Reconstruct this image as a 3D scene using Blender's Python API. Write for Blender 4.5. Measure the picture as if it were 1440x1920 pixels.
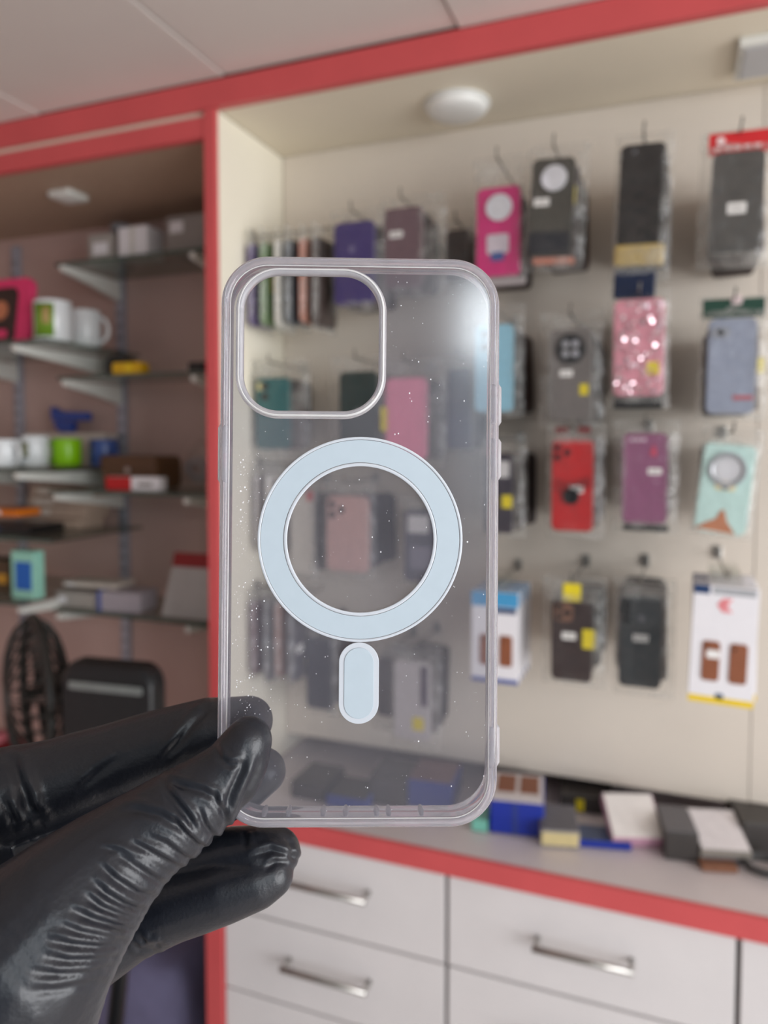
import bpy, bmesh, math, random
from mathutils import Vector, Matrix, noise
random.seed(7)
C = bpy.context.scene.collection
for _o in list(bpy.data.objects):
    bpy.data.objects.remove(_o)
R_ = math.radians

# ------------------------------------------------------------------ camera, light, exposure
EYE = Vector((0, 0, 1.5))                 # camera height above the shop floor
FPX = 1400.0                              # focal length for a 1440 px wide frame
YAW, PITCH = R_(21.1), R_(2.6)
CXP, CYP = 720.0, 830 + FPX * math.tan(PITCH)
FWD = Vector((-math.sin(YAW) * math.cos(PITCH), math.cos(YAW) * math.cos(PITCH), -math.sin(PITCH)))
RGT = Vector((math.cos(YAW), math.sin(YAW), 0))
UPV = RGT.cross(FWD)
CAMROT = Matrix((RGT, UPV, -FWD)).transposed()
cd = bpy.data.cameras.new('camera')
cam = bpy.data.objects.new('camera', cd)
C.objects.link(cam)
cam.matrix_world = Matrix.Translation(EYE) @ CAMROT.to_4x4()
cd.sensor_fit = 'HORIZONTAL'
cd.sensor_width = 36
cd.lens = FPX / 1440 * 36
cd.shift_y = -(960 - CYP) / 1440
cd.clip_start = 0.02
cd.dof.use_dof = True
cd.dof.focus_distance = 0.213
cd.dof.aperture_fstop = 12.5
bpy.context.scene.camera = cam

sc = bpy.context.scene
sc.view_settings.view_transform = 'Standard'
sc.view_settings.look = 'None'
sc.view_settings.gamma = 1
sc.view_settings.use_curve_mapping = False
sc.view_settings.exposure = -0.3

wd = bpy.data.worlds.new('overcast_daylight')
sc.world = wd
wd.use_nodes = True
wd.node_tree.nodes['Background'].inputs[0].default_value = (0.93, 0.96, 1.0, 1)
wd.node_tree.nodes['Background'].inputs[1].default_value = 0.38


def area(name, loc, target, sx, sy, power, col):
    l = bpy.data.lights.new(name, 'AREA')
    l.shape = 'RECTANGLE'
    l.size, l.size_y, l.energy, l.color = sx, sy, power, col
    o = bpy.data.objects.new(name, l)
    C.objects.link(o)
    o.location = loc
    o.rotation_euler = (Vector(target) - Vector(loc)).to_track_quat('-Z', 'Y').to_euler()
    return o


area('shopfront_daylight', (3.0, -0.7, 1.45), (0.0, 0.3, 1.4), 2.6, 2.2, 165, (0.97, 0.98, 1.0))
area('shopfront_transom', (1.58, -2.2, 2.34), (1.1, 0, 1.8), 0.38, 0.30, 10, (0.86, 0.95, 1.0))
area('shopfront_pane', (1.75, -2.3, 1.9), (1.3, 0, 1.6), 0.7, 0.8, 5, (0.80, 0.92, 1.0))
try:
    sc.cycles.max_bounces = 14
    sc.cycles.transparent_max_bounces = 40
    sc.cycles.transmission_bounces = 10
    sc.cycles.caustics_refractive = True
    sc.cycles.sample_clamp_indirect = 6
except Exception:
    pass


# ------------------------------------------------------------------ points from the survey of the photograph
def _ray(px, py):
    return RGT * ((px - CXP) / FPX) - UPV * ((py - CYP) / FPX) + FWD


def on_y(px, py, y):
    d = _ray(px, py)
    return EYE + d * (y / d.y)


def on_z(px, py, z):
    d = _ray(px, py)
    return EYE + d * ((z - EYE.z) / d.z)


def deep(px, py, d):
    return EYE + _ray(px, py) * d


# ------------------------------------------------------------------ materials
def lin(c):
    c = c / 255
    return c / 12.92 if c <= 0.04045 else ((c + 0.055) / 1.055) ** 2.4


_mats = {}


def mat(name, rgb, rough=0.5, metal=0.0, grain=0.05, scale=60, spec=0.5, bump=0.0, coat=0.0):
    if name in _mats:
        return _mats[name]
    m = bpy.data.materials.new(name)
    m.use_nodes = True
    nt = m.node_tree
    b = nt.nodes['Principled BSDF']
    c = tuple(lin(v) for v in rgb)
    n = nt.nodes.new('ShaderNodeTexNoise')
    n.inputs['Scale'].default_value = scale
    n.inputs['Detail'].default_value = 3
    tc = nt.nodes.new('ShaderNodeTexCoord')
    nt.links.new(tc.outputs['Object'], n.inputs['Vector'])
    r = nt.nodes.new('ShaderNodeValToRGB')
    r.color_ramp.elements[0].position = 0.3
    r.color_ramp.elements[1].position = 0.7
    r.color_ramp.elements[0].color = tuple(max(0, v * (1 - grain)) for v in c) + (1,)
    r.color_ramp.elements[1].color = tuple(min(1, v * (1 + grain)) for v in c) + (1,)
    nt.links.new(n.outputs['Fac'], r.inputs['Fac'])
    nt.links.new(r.outputs['Color'], b.inputs['Base Color'])
    b.inputs['Roughness'].default_value = rough
    b.inputs['Metallic'].default_value = metal
    b.inputs['Specular IOR Level'].default_value = spec
    b.inputs['Coat Weight'].default_value = coat
    if bump:
        bp = nt.nodes.new('ShaderNodeBump')
        bp.inputs['Strength'].default_value = bump
        bp.inputs['Distance'].default_value = 0.002
        nt.links.new(n.outputs['Fac'], bp.inputs['Height'])
        nt.links.new(bp.outputs['Normal'], b.inputs['Normal'])
    _mats[name] = m
    return m


def film(name, tint, haze, haze_rgb, gloss_rough, ior=1.45, crumple=0.0, patchy=0.0):
    """thin clear plastic or glass sheet: straight-through light, a fresnel reflection and a little scattered haze"""
    m = bpy.data.materials.new(name)
    m.use_nodes = True
    nt = m.node_tree
    nt.nodes.clear()
    N, L = nt.nodes.new, nt.links.new
    out = N('ShaderNodeOutputMaterial')
    tr = N('ShaderNodeBsdfTransparent')
    tr.inputs[0].default_value = tuple(tint) + (1,)
    gl = N('ShaderNodeBsdfGlossy')
    gl.inputs['Roughness'].default_value = gloss_rough
    df = N('ShaderNodeBsdfDiffuse')
    df.inputs[0].default_value = tuple(lin(v) for v in haze_rgb) + (1,)
    tl = N('ShaderNodeBsdfTranslucent')
    tl.inputs[0].default_value = tuple(lin(v) for v in haze_rgb) + (1,)
    hz = N('ShaderNodeMixShader')
    hz.inputs[0].default_value = 0.45
    L(df.outputs[0], hz.inputs[1])
    L(tl.outputs[0], hz.inputs[2])
    m1 = N('ShaderNodeMixShader')
    m1.inputs[0].default_value = haze
    L(tr.outputs[0], m1.inputs[1])
    L(hz.outputs[0], m1.inputs[2])
    fr = N('ShaderNodeLayerWeight')          # the same reflection from either side of the sheet
    fr.inputs['Blend'].default_value = 0.5
    pw = N('ShaderNodeMath')
    pw.operation = 'POWER'
    pw.inputs[1].default_value = 5
    L(fr.outputs['Facing'], pw.inputs[0])
    ma = N('ShaderNodeMath')
    ma.operation = 'MULTIPLY_ADD'
    f0 = ((ior - 1) / (ior + 1)) ** 2
    ma.inputs[1].default_value = 1 - f0
    ma.inputs[2].default_value = f0
    L(pw.outputs[0], ma.inputs[0])
    m2 = N('ShaderNodeMixShader')
    L(ma.outputs[0], m2.inputs[0])
    L(m1.outputs[0], m2.inputs[1])
    L(gl.outputs[0], m2.inputs[2])
    L(m2.outputs[0], out.inputs[0])
    tc = N('ShaderNodeTexCoord')
    if crumple:
        nz = N('ShaderNodeTexNoise')
        nz.inputs['Scale'].default_value = 55
        nz.inputs['Detail'].default_value = 2
        L(tc.outputs['Object'], nz.inputs['Vector'])
        bp = N('ShaderNodeBump')
        bp.inputs['Strength'].default_value = crumple
        bp.inputs['Distance'].default_value = 0.006
        L(nz.outputs['Fac'], bp.inputs['Height'])
        L(bp.outputs['Normal'], gl.inputs['Normal'])
        L(bp.outputs['Normal'], fr.inputs['Normal'])
    if patchy:
        nz = N('ShaderNodeTexNoise')
        nz.inputs['Scale'].default_value = 28
        nz.inputs['Detail'].default_value = 5
        L(tc.outputs['Object'], nz.inputs['Vector'])
        mr = N('ShaderNodeMapRange')
        mr.inputs['From Min'].default_value = 0.3
        mr.inputs['From Max'].default_value = 0.75
        mr.inputs['To Min'].default_value = haze * (1 - patchy)
        mr.inputs['To Max'].default_value = haze * (1 + patchy)
        L(nz.outputs['Fac'], mr.inputs['Value'])
        L(mr.outputs[0], m1.inputs[0])
    _mats[name] = m
    return m


def clear_solid(name, rough, ior, haze, haze_rgb, tint=(1, 1, 1)):
    """thick moulded clear plastic: real refraction with a slightly milky body"""
    m = bpy.data.materials.new(name)
    m.use_nodes = True
    nt = m.node_tree
    nt.nodes.clear()
    N, L = nt.nodes.new, nt.links.new
    out = N('ShaderNodeOutputMaterial')
    g = N('ShaderNodeBsdfGlass')
    g.inputs['Color'].default_value = tuple(tint) + (1,)
    g.inputs['Roughness'].default_value = rough
    g.inputs['IOR'].default_value = ior
    df = N('ShaderNodeBsdfDiffuse')
    df.inputs[0].default_value = tuple(lin(v) for v in haze_rgb) + (1,)
    tl = N('ShaderNodeBsdfTranslucent')
    tl.inputs[0].default_value = tuple(lin(v) for v in haze_rgb) + (1,)
    hz = N('ShaderNodeMixShader')
    hz.inputs[0].default_value = 0.4
    L(df.outputs[0], hz.inputs[1])
    L(tl.outputs[0], hz.inputs[2])
    mx = N('ShaderNodeMixShader')
    nz = N('ShaderNodeTexNoise')
    nz.inputs['Scale'].default_value = 160
    nz.inputs['Detail'].default_value = 3
    tc = N('ShaderNodeTexCoord')
    L(tc.outputs['Object'], nz.inputs['Vector'])
    mr = N('ShaderNodeMapRange')
    mr.inputs['From Min'].default_value = 0.3
    mr.inputs['From Max'].default_value = 0.7
    mr.inputs['To Min'].default_value = haze * 0.92
    mr.inputs['To Max'].default_value = haze * 1.08
    L(nz.outputs['Fac'], mr.inputs['Value'])
    L(mr.outputs[0], mx.inputs[0])
    L(g.outputs[0], mx.inputs[1])
    L(hz.outputs[0], mx.inputs[2])
    L(mx.outputs[0], out.inputs[0])
    _mats[name] = m
    return m


POUCH = film('clear_pouch', (0.97, 0.97, 0.96), 0.03, (235, 235, 232), 0.14, 1.5, crumple=0.9, patchy=0.8)
BORDER = film('pouch_border', (0.93, 0.93, 0.92), 0.24, (238, 238, 234), 0.16, 1.5, crumple=1.0, patchy=0.9)
GLASS = film('shelf_glass', (0.72, 0.78, 0.74), 0.02, (200, 210, 205), 0.05, 1.5)
PLATE = film('case_plate', (0.84, 0.84, 0.86), 0.10, (200, 200, 212), 0.13, 1.5, patchy=0.25)
RIM = clear_solid('case_bumper', 0.05, 1.44, 0.22, (232, 232, 244))
LIP = clear_solid('case_lens_lip', 0.08, 1.44, 0.42, (240, 240, 246))
EDGE = clear_solid('case_edge_glint', 0.1, 1.44, 0.85, (250, 250, 250))  # milky white that stands in for bright edge highlights
RINGM = mat('ring_white', (184, 198, 208), 0.42, grain=0.015, scale=200)
RINGE = mat('ring_edge', (200, 206, 214), 0.35, grain=0.01, scale=200)

RED = mat('red_laminate', (206, 84, 86), 0.42, grain=0.05, scale=9)
CREAM = mat('cream_laminate', (232, 222, 202), 0.5, grain=0.03, scale=6)
SIDEM = mat('cream_side', (240, 234, 216), 0.5, grain=0.02, scale=6)
CEIL = mat('ceiling_board', (222, 214, 208), 0.7, grain=0.03, scale=3)
WHITEL = mat('white_laminate', (222, 218, 218), 0.38, grain=0.03, scale=8)
PANELM = mat('display_board', (220, 210, 197), 0.5, grain=0.03, scale=5)
COUNT = mat('counter_laminate', (214, 205, 206), 0.35, grain=0.03, scale=14)
MAUVE = mat('mauve_wall', (192, 162, 154), 0.7, grain=0.06, scale=5)
DARKW = mat('dark_wood', (84, 68, 58), 0.6, grain=0.12, scale=12)
FLOORM = mat('floor_tile', (214, 208, 202), 0.35, grain=0.08, scale=7)
METAL = mat('brushed_metal', (178, 176, 172), 0.28, 1.0, grain=0.05)
WIRE = mat('hook_wire', (120, 116, 110), 0.35, 0.9, grain=0.05)
WMETAL = mat('white_metal', (222, 222, 216), 0.35, grain=0.02)
GAPM = mat('seam_brown', (120, 96, 70), 0.7)
WHITEP = mat('white_plastic', (228, 228, 224), 0.4, grain=0.02)
STICKW = mat('white_sticker', (240, 238, 236), 0.6, grain=0.02)
STICKY = mat('yellow_sticker', (226, 206, 30), 0.6, grain=0.04)
BLACKP = mat('black_plastic', (26, 26, 28), 0.32, grain=0.1)
LENS = mat('lens_black', (14, 14, 18), 0.12, grain=0.0)
SILVER = mat('silver_ring', (190, 190, 196), 0.3, 0.6, grain=0.02)


# ------------------------------------------------------------------ mesh helpers
def obj(name, bm, m, parent=None, smooth=False):
    me = bpy.data.meshes.new(name)
    bm.normal_update()
    bm.to_mesh(me)
    bm.free()
    if m:
        me.materials.append(m)
    if smooth:
        for p in me.polygons:
            p.use_smooth = True
    o = bpy.data.objects.new(name, me)
    C.objects.link(o)
    if parent:
        o.parent = parent
    return o


def thing(name, label, cat, loc=(0, 0, 0), rot=(0, 0, 0), group=None):
    o = bpy.data.objects.new(name, None)
    o.empty_display_size = 0.02
    C.objects.link(o)
    o.location = loc
    o.rotation_euler = rot
    o['label'] = label
    o['category'] = cat
    if group:
        o['group'] = group
    return o


def tag(o, label, cat, group=None):
    o['label'] = label
    o['category'] = cat
    if group:
        o['group'] = group
    return o


def struct(o, label=None):
    o['kind'] = 'structure'
    if label:
        o['label'] = label
    return o


def box(bm, x0, x1, y0, y1, z0, z1, bev=0.0, seg=2, M=None):
    r = bmesh.ops.create_cube(bm, size=1)
    vs = r['verts']
    for v in vs:
        v.co = Vector(((x0 + x1) / 2 + v.co.x * (x1 - x0), (y0 + y1) / 2 + v.co.y * (y1 - y0), (z0 + z1) / 2 + v.co.z * (z1 - z0)))
    if bev:
        es = list({e for v in vs for e in v.link_edges})
        r2 = bmesh.ops.bevel(bm, geom=es, offset=bev, segments=seg, profile=0.5, affect='EDGES')
        vs = list({v for f in r2['faces'] for v in f.verts} | {v for v in vs if v.is_valid})
    if M:
        for v in vs:
            v.co = M @ v.co
    return bm


def nb():
    return bmesh.new()


def bx(*a, **k):
    return box(bmesh.new(), *a, **k)


def rr(w, h, r, n=6, cx=0, cz=0):
    """rounded rectangle outline (x, z), counter-clockwise"""
    r = min(r, w / 2 - 1e-6, h / 2 - 1e-6)
    pts = []
    for k, (sx, sz) in enumerate(((1, 1), (-1, 1), (-1, -1), (1, -1))):
        for i in range(n + 1):
            a = math.pi / 2 * (k + i / n)
            pts.append((cx + sx * (w / 2 - r) + r * math.cos(a), cz + sz * (h / 2 - r) + r * math.sin(a)))
    return pts


def prism(bm, pts, y0, y1, bev=0.0):
    """closed outline in x-z carried from y0 (front) to y1 (back), front and back rims eased by bev"""
    n = len(pts)
    cx = sum(p[0] for p in pts) / n
    cz = sum(p[1] for p in pts) / n

    def ring(y, ins):
        out = []
        for (x, z) in pts:
            dx, dz = x - cx, z - cz
            L = math.hypot(dx, dz) or 1
            out.append(bm.verts.new((x - dx / L * ins, y, z - dz / L * ins)))
        return out
    rings = [ring(y0, bev), ring(y0 + bev * 0.3, bev * 0.3), ring(y0 + bev, 0), ring(y1 - bev, 0), ring(y1, bev)] if bev else [ring(y0, 0), ring(y1, 0)]
    for a, b in zip(rings, rings[1:]):
        for i in range(n):
            j = (i + 1) % n
            bm.faces.new((a[i], a[j], b[j], b[i]))
    bm.faces.new(rings[0][::-1])
    bm.faces.new(rings[-1])
    bmesh.ops.recalc_face_normals(bm, faces=bm.faces)
    return bm


def slab(w, h, r, y0, y1, cx=0, cz=0, bev=0.0, n=6):
    return prism(nb(), rr(w, h, r, n, cx, cz), y0, y1, bev)


def disc(bm, x, y0, y1, z, r, seg=20):
    """short cylinder facing -y"""
    return prism(bm, [(x + r * math.cos(2 * math.pi * i / seg), z + r * math.sin(2 * math.pi * i / seg)) for i in range(seg)], y0, y1, min(abs(y1 - y0) * 0.3, r * 0.2))


def tube(bm, pts, r, seg=8, cap=True):
    pts = [Vector(p) for p in pts]
    rs = r if isinstance(r, (list, tuple)) else [r] * len(pts)
    prev = None
    up = None
    for i, p in enumerate(pts):
        t = ((pts[i + 1] - p) if i == 0 else (p - pts[i - 1]) if i == len(pts) - 1 else (pts[i + 1] - pts[i - 1])).normalized()
        if up is None:
            up = t.orthogonal().normalized()
        up = (up - t * up.dot(t)).normalized()
        sd = t.cross(up)
        ring = [bm.verts.new(p + (up * math.cos(2 * math.pi * k / seg) + sd * math.sin(2 * math.pi * k / seg)) * rs[i]) for k in range(seg)]
        if prev:
            for k in range(seg):
                bm.faces.new((prev[k], prev[(k + 1) % seg], ring[(k + 1) % seg], ring[k]))
        elif cap:
            bm.faces.new(ring[::-1])
        prev = ring
    if cap:
        bm.faces.new(prev)
    return bm


def lathe(bm, prof, seg=28, M=None):
    """profile of (radius, z) turned about z"""
    rings = []
    for (r, z) in prof:
        if r < 1e-6:
            v = bm.verts.new((0, 0, z))
            rings.append([v])
        else:
            rings.append([bm.verts.new((r * math.cos(2 * math.pi * k / seg), r * math.sin(2 * math.pi * k / seg), z)) for k in range(seg)])
    for a, b in zip(rings, rings[1:]):
        for k in range(seg):
            k2 = (k + 1) % seg
            if len(a) == 1 and len(b) == 1:
                continue
            if len(a) == 1:
                bm.faces.new((a[0], b[k2], b[k]))
            elif len(b) == 1:
                bm.faces.new((a[k], a[k2], b[0]))
            else:
                bm.faces.new((a[k], a[k2], b[k2], b[k]))
    if M:
        bmesh.ops.transform(bm, matrix=M, verts=bm.verts)
    bmesh.ops.recalc_face_normals(bm, faces=bm.faces)
    return bm


# ------------------------------------------------------------------ the room
YF = 1.11            # front plane of the fitted shelving
YP = 1.35            # display board in the right bay
YW = 1.50            # shop wall behind everything
XP = -0.74           # partition between the two bays
CT = 0.853           # counter top
SOF = 2.073          # soffit of the right bay
BT = 2.119           # top of the red fascia

floor = struct(obj('floor', bx(-2.06, 3.2, -2.4, YW + 0.06, -0.05, 0), FLOORM))
wall_back = struct(obj('wall_back', bx(-2.06, 2.6, YW, YW + 0.06, 0, 2.2), MAUVE))
wall_left = struct(obj('wall_left', bx(-2.12, -2.06, -1.0, YW + 0.06, 0, 2.2), MAUVE))
ceiling = struct(obj('ceiling', bx(-2.06, 2.6, -1.2, YW, 2.132, 2.18), DARKW))
for i in range(-4, 8):
    x0 = -0.311 + 0.408 * i
    if x0 < -2.1 or x0 > 2.4:
        continue
    dz = 0.0015 * ((i * 7) % 3)
    obj('panel', bx(x0 + 0.002, x0 + 0.406, -1.2, YF + 0.004, 2.121 + dz, 2.131, bev=0.0012), CEIL, ceiling)
XR = 1.55            # right end of the fitted shelving, outside the frame
struct(obj('trim_1', bx(-2.06, XR, YF, YF + 0.018, SOF, BT, bev=0.0015), RED), 'red laminate fascia along the top of the shelving')
struct(obj('trim_2', bx(-2.06, XP - 0.001, YF + 0.002, YF + 0.02, 2.026, 2.062, bev=0.0015), RED), 'lower red laminate strip over the dark left bay')
struct(obj('trim_3', bx(-2.06, XP - 0.001, YF + 0.010, YF + 0.02, 2.0622, 2.0728), CREAM), 'thin pale strip between the two red strips')
struct(obj('trim_4', bx(XP - 0.0005, XR, YF + 0.019, YP + 0.02, SOF, SOF + 0.018), CREAM), 'cream soffit over the right bay')
struct(obj('trim_5', bx(-2.06, XP - 0.022, YF + 0.021, YW, 2.032, 2.05), mat('soffit_brown', (178, 150, 130), 0.6)), 'dark soffit over the left bay')

part = thing('partition', 'cream upright partition panel with red front edge between the bays', 'partition', (XP, YF, 0))
obj('panel', bx(-0.018, 0, 0.012, YW - YF - 0.001, CT + 0.002, SOF - 0.001, bev=0.001), SIDEM, part)
obj('edge_strip', bx(-0.021, 0.0012, 0.0, 0.0115, CT + 0.0015, SOF - 0.001, bev=0.001), RED, part)

board = thing('display_board', 'cream display board behind the hanging phone cases', 'panel', (XP, YP, 0.898))
obj('board_panel', bx(0.002, 0.868, 0, 0.016, 0, SOF - 0.898 - 0.001, bev=0.001), PANELM, board)
board2 = thing('display_board', 'second pale display board at the right edge of the picture', 'panel', (0.1285, YP, 0.905))
obj('board_panel', bx(0, 1.3, -0.001, 0.016, 0, SOF - 0.905 - 0.001, bev=0.001), PANELM, board2)
for k in range(4):                       # battens that carry the boards off the wall
    x = XP + 0.05 + 0.62 * k
    obj('batten', bx(x - (XP if k < 2 else 0.1285), x + 0.03 - (XP if k < 2 else 0.1285), 0.017, YW - YP - 0.001, 0.03, 0.9), DARKW, board if k < 2 else board2)

ctop = thing('countertop', 'pale laminate counter top with a red front edge', 'counter', (XP, YF, CT))
obj('top_panel', bx(0.0, XR - XP, 0.004, YW - YF - 0.001, -0.03, 0, bev=0.0008), COUNT, ctop)
obj('edge_strip', bx(-0.004, XR - XP, -0.006, 0.0035, -0.034, 0.0008, bev=0.001), RED, ctop)


def bar_handle(parent, x0, x1, z, y):
    h = obj('handle', tube(nb(), [(x0 - 0.004, y - 0.028, z), (x1 + 0.004, y - 0.028, z)], 0.0052, 12), METAL, parent, True)
    for x in (x0, x1):
        obj('standoff', tube(nb(), [(x, y - 0.0285, z), (x, y - 0.0005, z)], 0.0042, 10), METAL, h, True)
    return h


def cabinet(x0, x1, label, handles, zs, strip=False):
    t = thing('drawer_cabinet', label, 'cabinet', (x0, YF, 0))
    w = x1 - x0
    obj('body', bx(0.001, w - 0.001, 0.022, YW - YF - 0.002, 0.06, CT - 0.035), GAPM, t)
    obj('plinth', bx(0.001, w - 0.001, 0.05, YW - YF - 0.002, 0.001, 0.06), DARKW, t)
    o = 0.0
    if strip:
        obj('edge_strip', bx(-0.036, -0.0005, -0.003, 0.03, 0.001, CT - 0.036, bev=0.001), RED, t)
    for k, (za, zb) in enumerate(zs):
        d = obj('drawer', bx(0.0025 + o, w - 0.0025, 0.002, 0.0215, zb + 0.0022, za - 0.0022, bev=0.0012), WHITEL, t)
        if k < len(handles) and handles[k]:
            a, b, z = handles[k]
            bar_handle(d, a - x0, b - x0, z, 0.002)
    return t


zs = [(0.818, 0.668), (0.668, 0.522), (0.522, 0.33), (0.33, 0.065)]
hz = [on_y(680, 1690, 1.085), on_y(535, 1655, 1.085), on_y(530, 1815, 1.085), on_y(682, 1863, 1.085), on_y(1003, 1781, 1.085), on_y(1183, 1820, 1.085)]
hw = hz[3].x - hz[2].x
cabinet(XP + 0.003, -0.324, 'white two-handled drawer cabinet beside the red post', [(hz[0].x - hw, hz[0].x, hz[0].z), (hz[2].x, hz[3].x, (hz[2].z + hz[3].z) / 2), (hz[2].x, hz[3].x, 0.44)], zs, True)
cabinet(-0.322, 0.096, 'white drawer cabinet under the middle of the counter, one handle showing', [(hz[4].x, hz[5].x, (hz[4].z + hz[5].z) / 2), (hz[4].x, hz[5].x, 0.6), (hz[4].x, hz[5].x, 0.44)], zs)
cabinet(0.098, 0.52, 'white drawer cabinet cut off by the right edge', [(0.24, 0.37, 0.74), (0.24, 0.37, 0.6), None], zs)
cabinet(0.522, XR, 'white drawer cabinet beyond the right edge', [(0.9, 1.1, 0.74), (0.9, 1.1, 0.6), None], zs)

# lamps on the soffits
p = on_z(857, 192, SOF)
t = thing('dome_lamp', 'round white dome lamp on the cream soffit, unlit', 'lamp', (p.x, p.y, SOF))
obj('base', lathe(nb(), [(0, -0.0005), (0.054, -0.0005), (0.056, -0.003), (0.056, -0.006), (0.05, -0.0065), (0, -0.0065)], 36), WHITEP, t, True)
obj('diffuser', lathe(nb(), [(0.051, -0.007), (0.0515, -0.011), (0.049, -0.016), (0.042, -0.020), (0.03, -0.023), (0.015, -0.0245), (0, -0.025)], 36), mat('lamp_diffuser', (236, 236, 232), 0.25, grain=0.0), t, True)
t = thing('panel_lamp', 'square panel lamp at the top right corner of the soffit', 'lamp', (0.079, 1.19, SOF))
obj('frame', bx(0, 0.2, 0, 0.11, -0.014, -0.0005, bev=0.002), WMETAL, t)
obj('diffuser', bx(0.008, 0.192, 0.008, 0.102, -0.0165, -0.0142, bev=0.001), mat('lamp_grey', (186, 186, 188), 0.4, grain=0.01), t)
p = on_z(128, 362, 2.032)
t = thing('panel_lamp', 'small white panel lamp on the dark soffit of the left bay', 'lamp', (p.x, p.y, 2.032))
obj('frame', prism(nb(), rr(0.064, 0.064, 0.012), -0.013, -0.0005, 0.003), WMETAL, t, False)
t.children[0].data.transform(Matrix.Rotation(R_(-90), 4, 'X') @ Matrix.Translation((0, 0, 0)))
t.children[0].data.transform(Matrix.Scale(-1, 4, (0, 0, 1)))
t.children[0].data.flip_normals()
obj('diffuser', lathe(nb(), [(0.027, -0.0132), (0.026, -0.014), (0.02, -0.015), (0, -0.0155)], 24), mat('lamp_diffuser', (236, 236, 232)), t, True)

# ------------------------------------------------------------------ hanging phone cases
ORD = ['second', 'third', 'fourth', 'fifth', 'sixth', 'seventh', 'eighth']


def pouch_mesh(w, h, cx, cz, y, thick, seed, body):
    """crumpled front and back sheets of a clear bag, welded along the border"""
    bm = nb()
    nx, nz = 10, 18
    bl, br, bb, bt = body

    def sheet(sgn, y0):
        g = []
        for j in range(nz + 1):
            row = []
            for i in range(nx + 1):
                u, v = i / nx, j / nz
                x, z = cx + (u - 0.5) * w, cz + (v - 0.5) * h
                e = min(u, 1 - u, v, 1 - v)
                inside = min(1, e / 0.12)
                q = noise.noise(Vector((x * 38 + seed * 3.1, z * 30, sgn * 5 + seed)))
                q2 = noise.noise(Vector((x * 90 + seed, z * 75 + 4, sgn * 9)))
                wav = 0.0022 * q * inside + 0.0009 * q2
                edge = 0.0016 * noise.noise(Vector((z * 40 + seed, u * 3, 2.0))) if u in (0, 1) else 0
                bulge = thick / 2 * min(1, e / 0.1) if z < bt + 0.006 else 0.002 * inside
                row.append(bm.verts.new((x + edge, y0 + sgn * (bulge + 0.0012 + (0.0035 if z < bt + 0.006 else 0.0) * inside) + wav, z)))
            g.append(row)
        for j in range(nz):
            for i in range(nx):
                f = (g[j][i], g[j][i + 1], g[j + 1][i + 1], g[j + 1][i])
                bm.faces.new(f if sgn < 0 else f[::-1])
        return g
    a = sheet(-1, y + thick / 2)
    return bm


def camera_island(par, style, w, h, cz, m):
    if style == 'square':
        iw = w * 0.46
        il = obj('camera_island', slab(iw, iw, 0.008, -0.0028, -0.0002, -w * 0.23, cz + h / 2 - iw / 2 - 0.006, 0.0006), m, par)
        for (a, b) in ((-0.24, 0.24), (-0.24, -0.24), (0.25, 0)):
            obj('lens', disc(nb(), -w * 0.23 + a * iw, -0.0042, -0.0029, cz + h / 2 - iw / 2 - 0.006 + b * iw, iw * 0.17, 14), LENS, il)
    elif style == 'ring':
        r = w * 0.36
        il = obj('camera_island', disc(nb(), 0, -0.0028, -0.0002, cz + h / 2 - r - 0.008, r, 24), BLACKP, par)
        for k in range(4):
            a = math.pi / 4 + k * math.pi / 2
            obj('lens', disc(nb(), r * 0.45 * math.cos(a), -0.0042, -0.0029, cz + h / 2 - r - 0.008 + r * 0.45 * math.sin(a), r * 0.26, 12), mat('lens_grey', (150, 150, 156), 0.2), il)
    elif style == 'strip':
        il = obj('camera_island', slab(w * 0.26, h * 0.26, 0.006, -0.0022, -0.0002, -w * 0.3, cz + h / 2 - h * 0.13 - 0.008, 0.0005), m, par)
        for k in range(3):
            obj('lens', disc(nb(), -w * 0.3, -0.0034, -0.0023, cz + h / 2 - 0.008 - h * (0.05 + 0.08 * k), w * 0.09, 12), LENS, il)
    elif style == 'disc':
        r = w * 0.3
        obj('grip_disc', disc(nb(), 0.002, -0.0045, -0.0002, cz + h / 2 - r - 0.012, r, 28), mat('disc_white', (214, 214, 220), 0.35), par)
    elif style == 'lens':
        for k in range(2):
            obj('lens', disc(nb(), -w * 0.22, -0.0022, -0.0002, cz + h / 2 - 0.016 - 0.019 * k, 0.0075, 14), LENS, par)


def stick_on(par, specs, w, h, cz, y=-0.0008):
    for (u, v, sw, sh, m) in specs:
        st = obj('sticker', slab(sw * w, sh * h, 0.0015, y, y + 0.0005, (u - 0.5) * w, cz + (0.5 - v) * h, 0.0), m, par)
        if m is STICKW and sw > 0.2:             # a printed line of price figures
            obj('print_line', bx((u - 0.5 - sw * 0.3) * w, (u - 0.5 + sw * 0.3) * w, y - 0.0002, y - 0.00002, cz + (0.5 - v) * h - 0.0008, cz + (0.5 - v) * h + 0.0008), mat('print_grey', (128, 124, 124), 0.7), st)


def hook(x, z, y1, label, yaw=0, y0=YP):
    """wire display hook from the board to the front package, its tip turned up"""
    t = thing('display_hook', label, 'hook', (x, y0, z), (0, 0, yaw))
    L = y0 - y1 if not yaw else y1
    obj('back_plate', bx(-0.007, 0.007, -0.0035, -0.0003, -0.009, 0.012, bev=0.001), METAL, t)
    obj('wire', tube(nb(), [(0, -0.003, 0), (0, -L * 0.5, -0.001), (0, -L - 0.010, 0), (0, -L - 0.014, 0.003), (0.001, -L - 0.016, 0.008), (0.001, -L - 0.0165, 0.014)], 0.0016, 8), WIRE, t, True)
    return t


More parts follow.
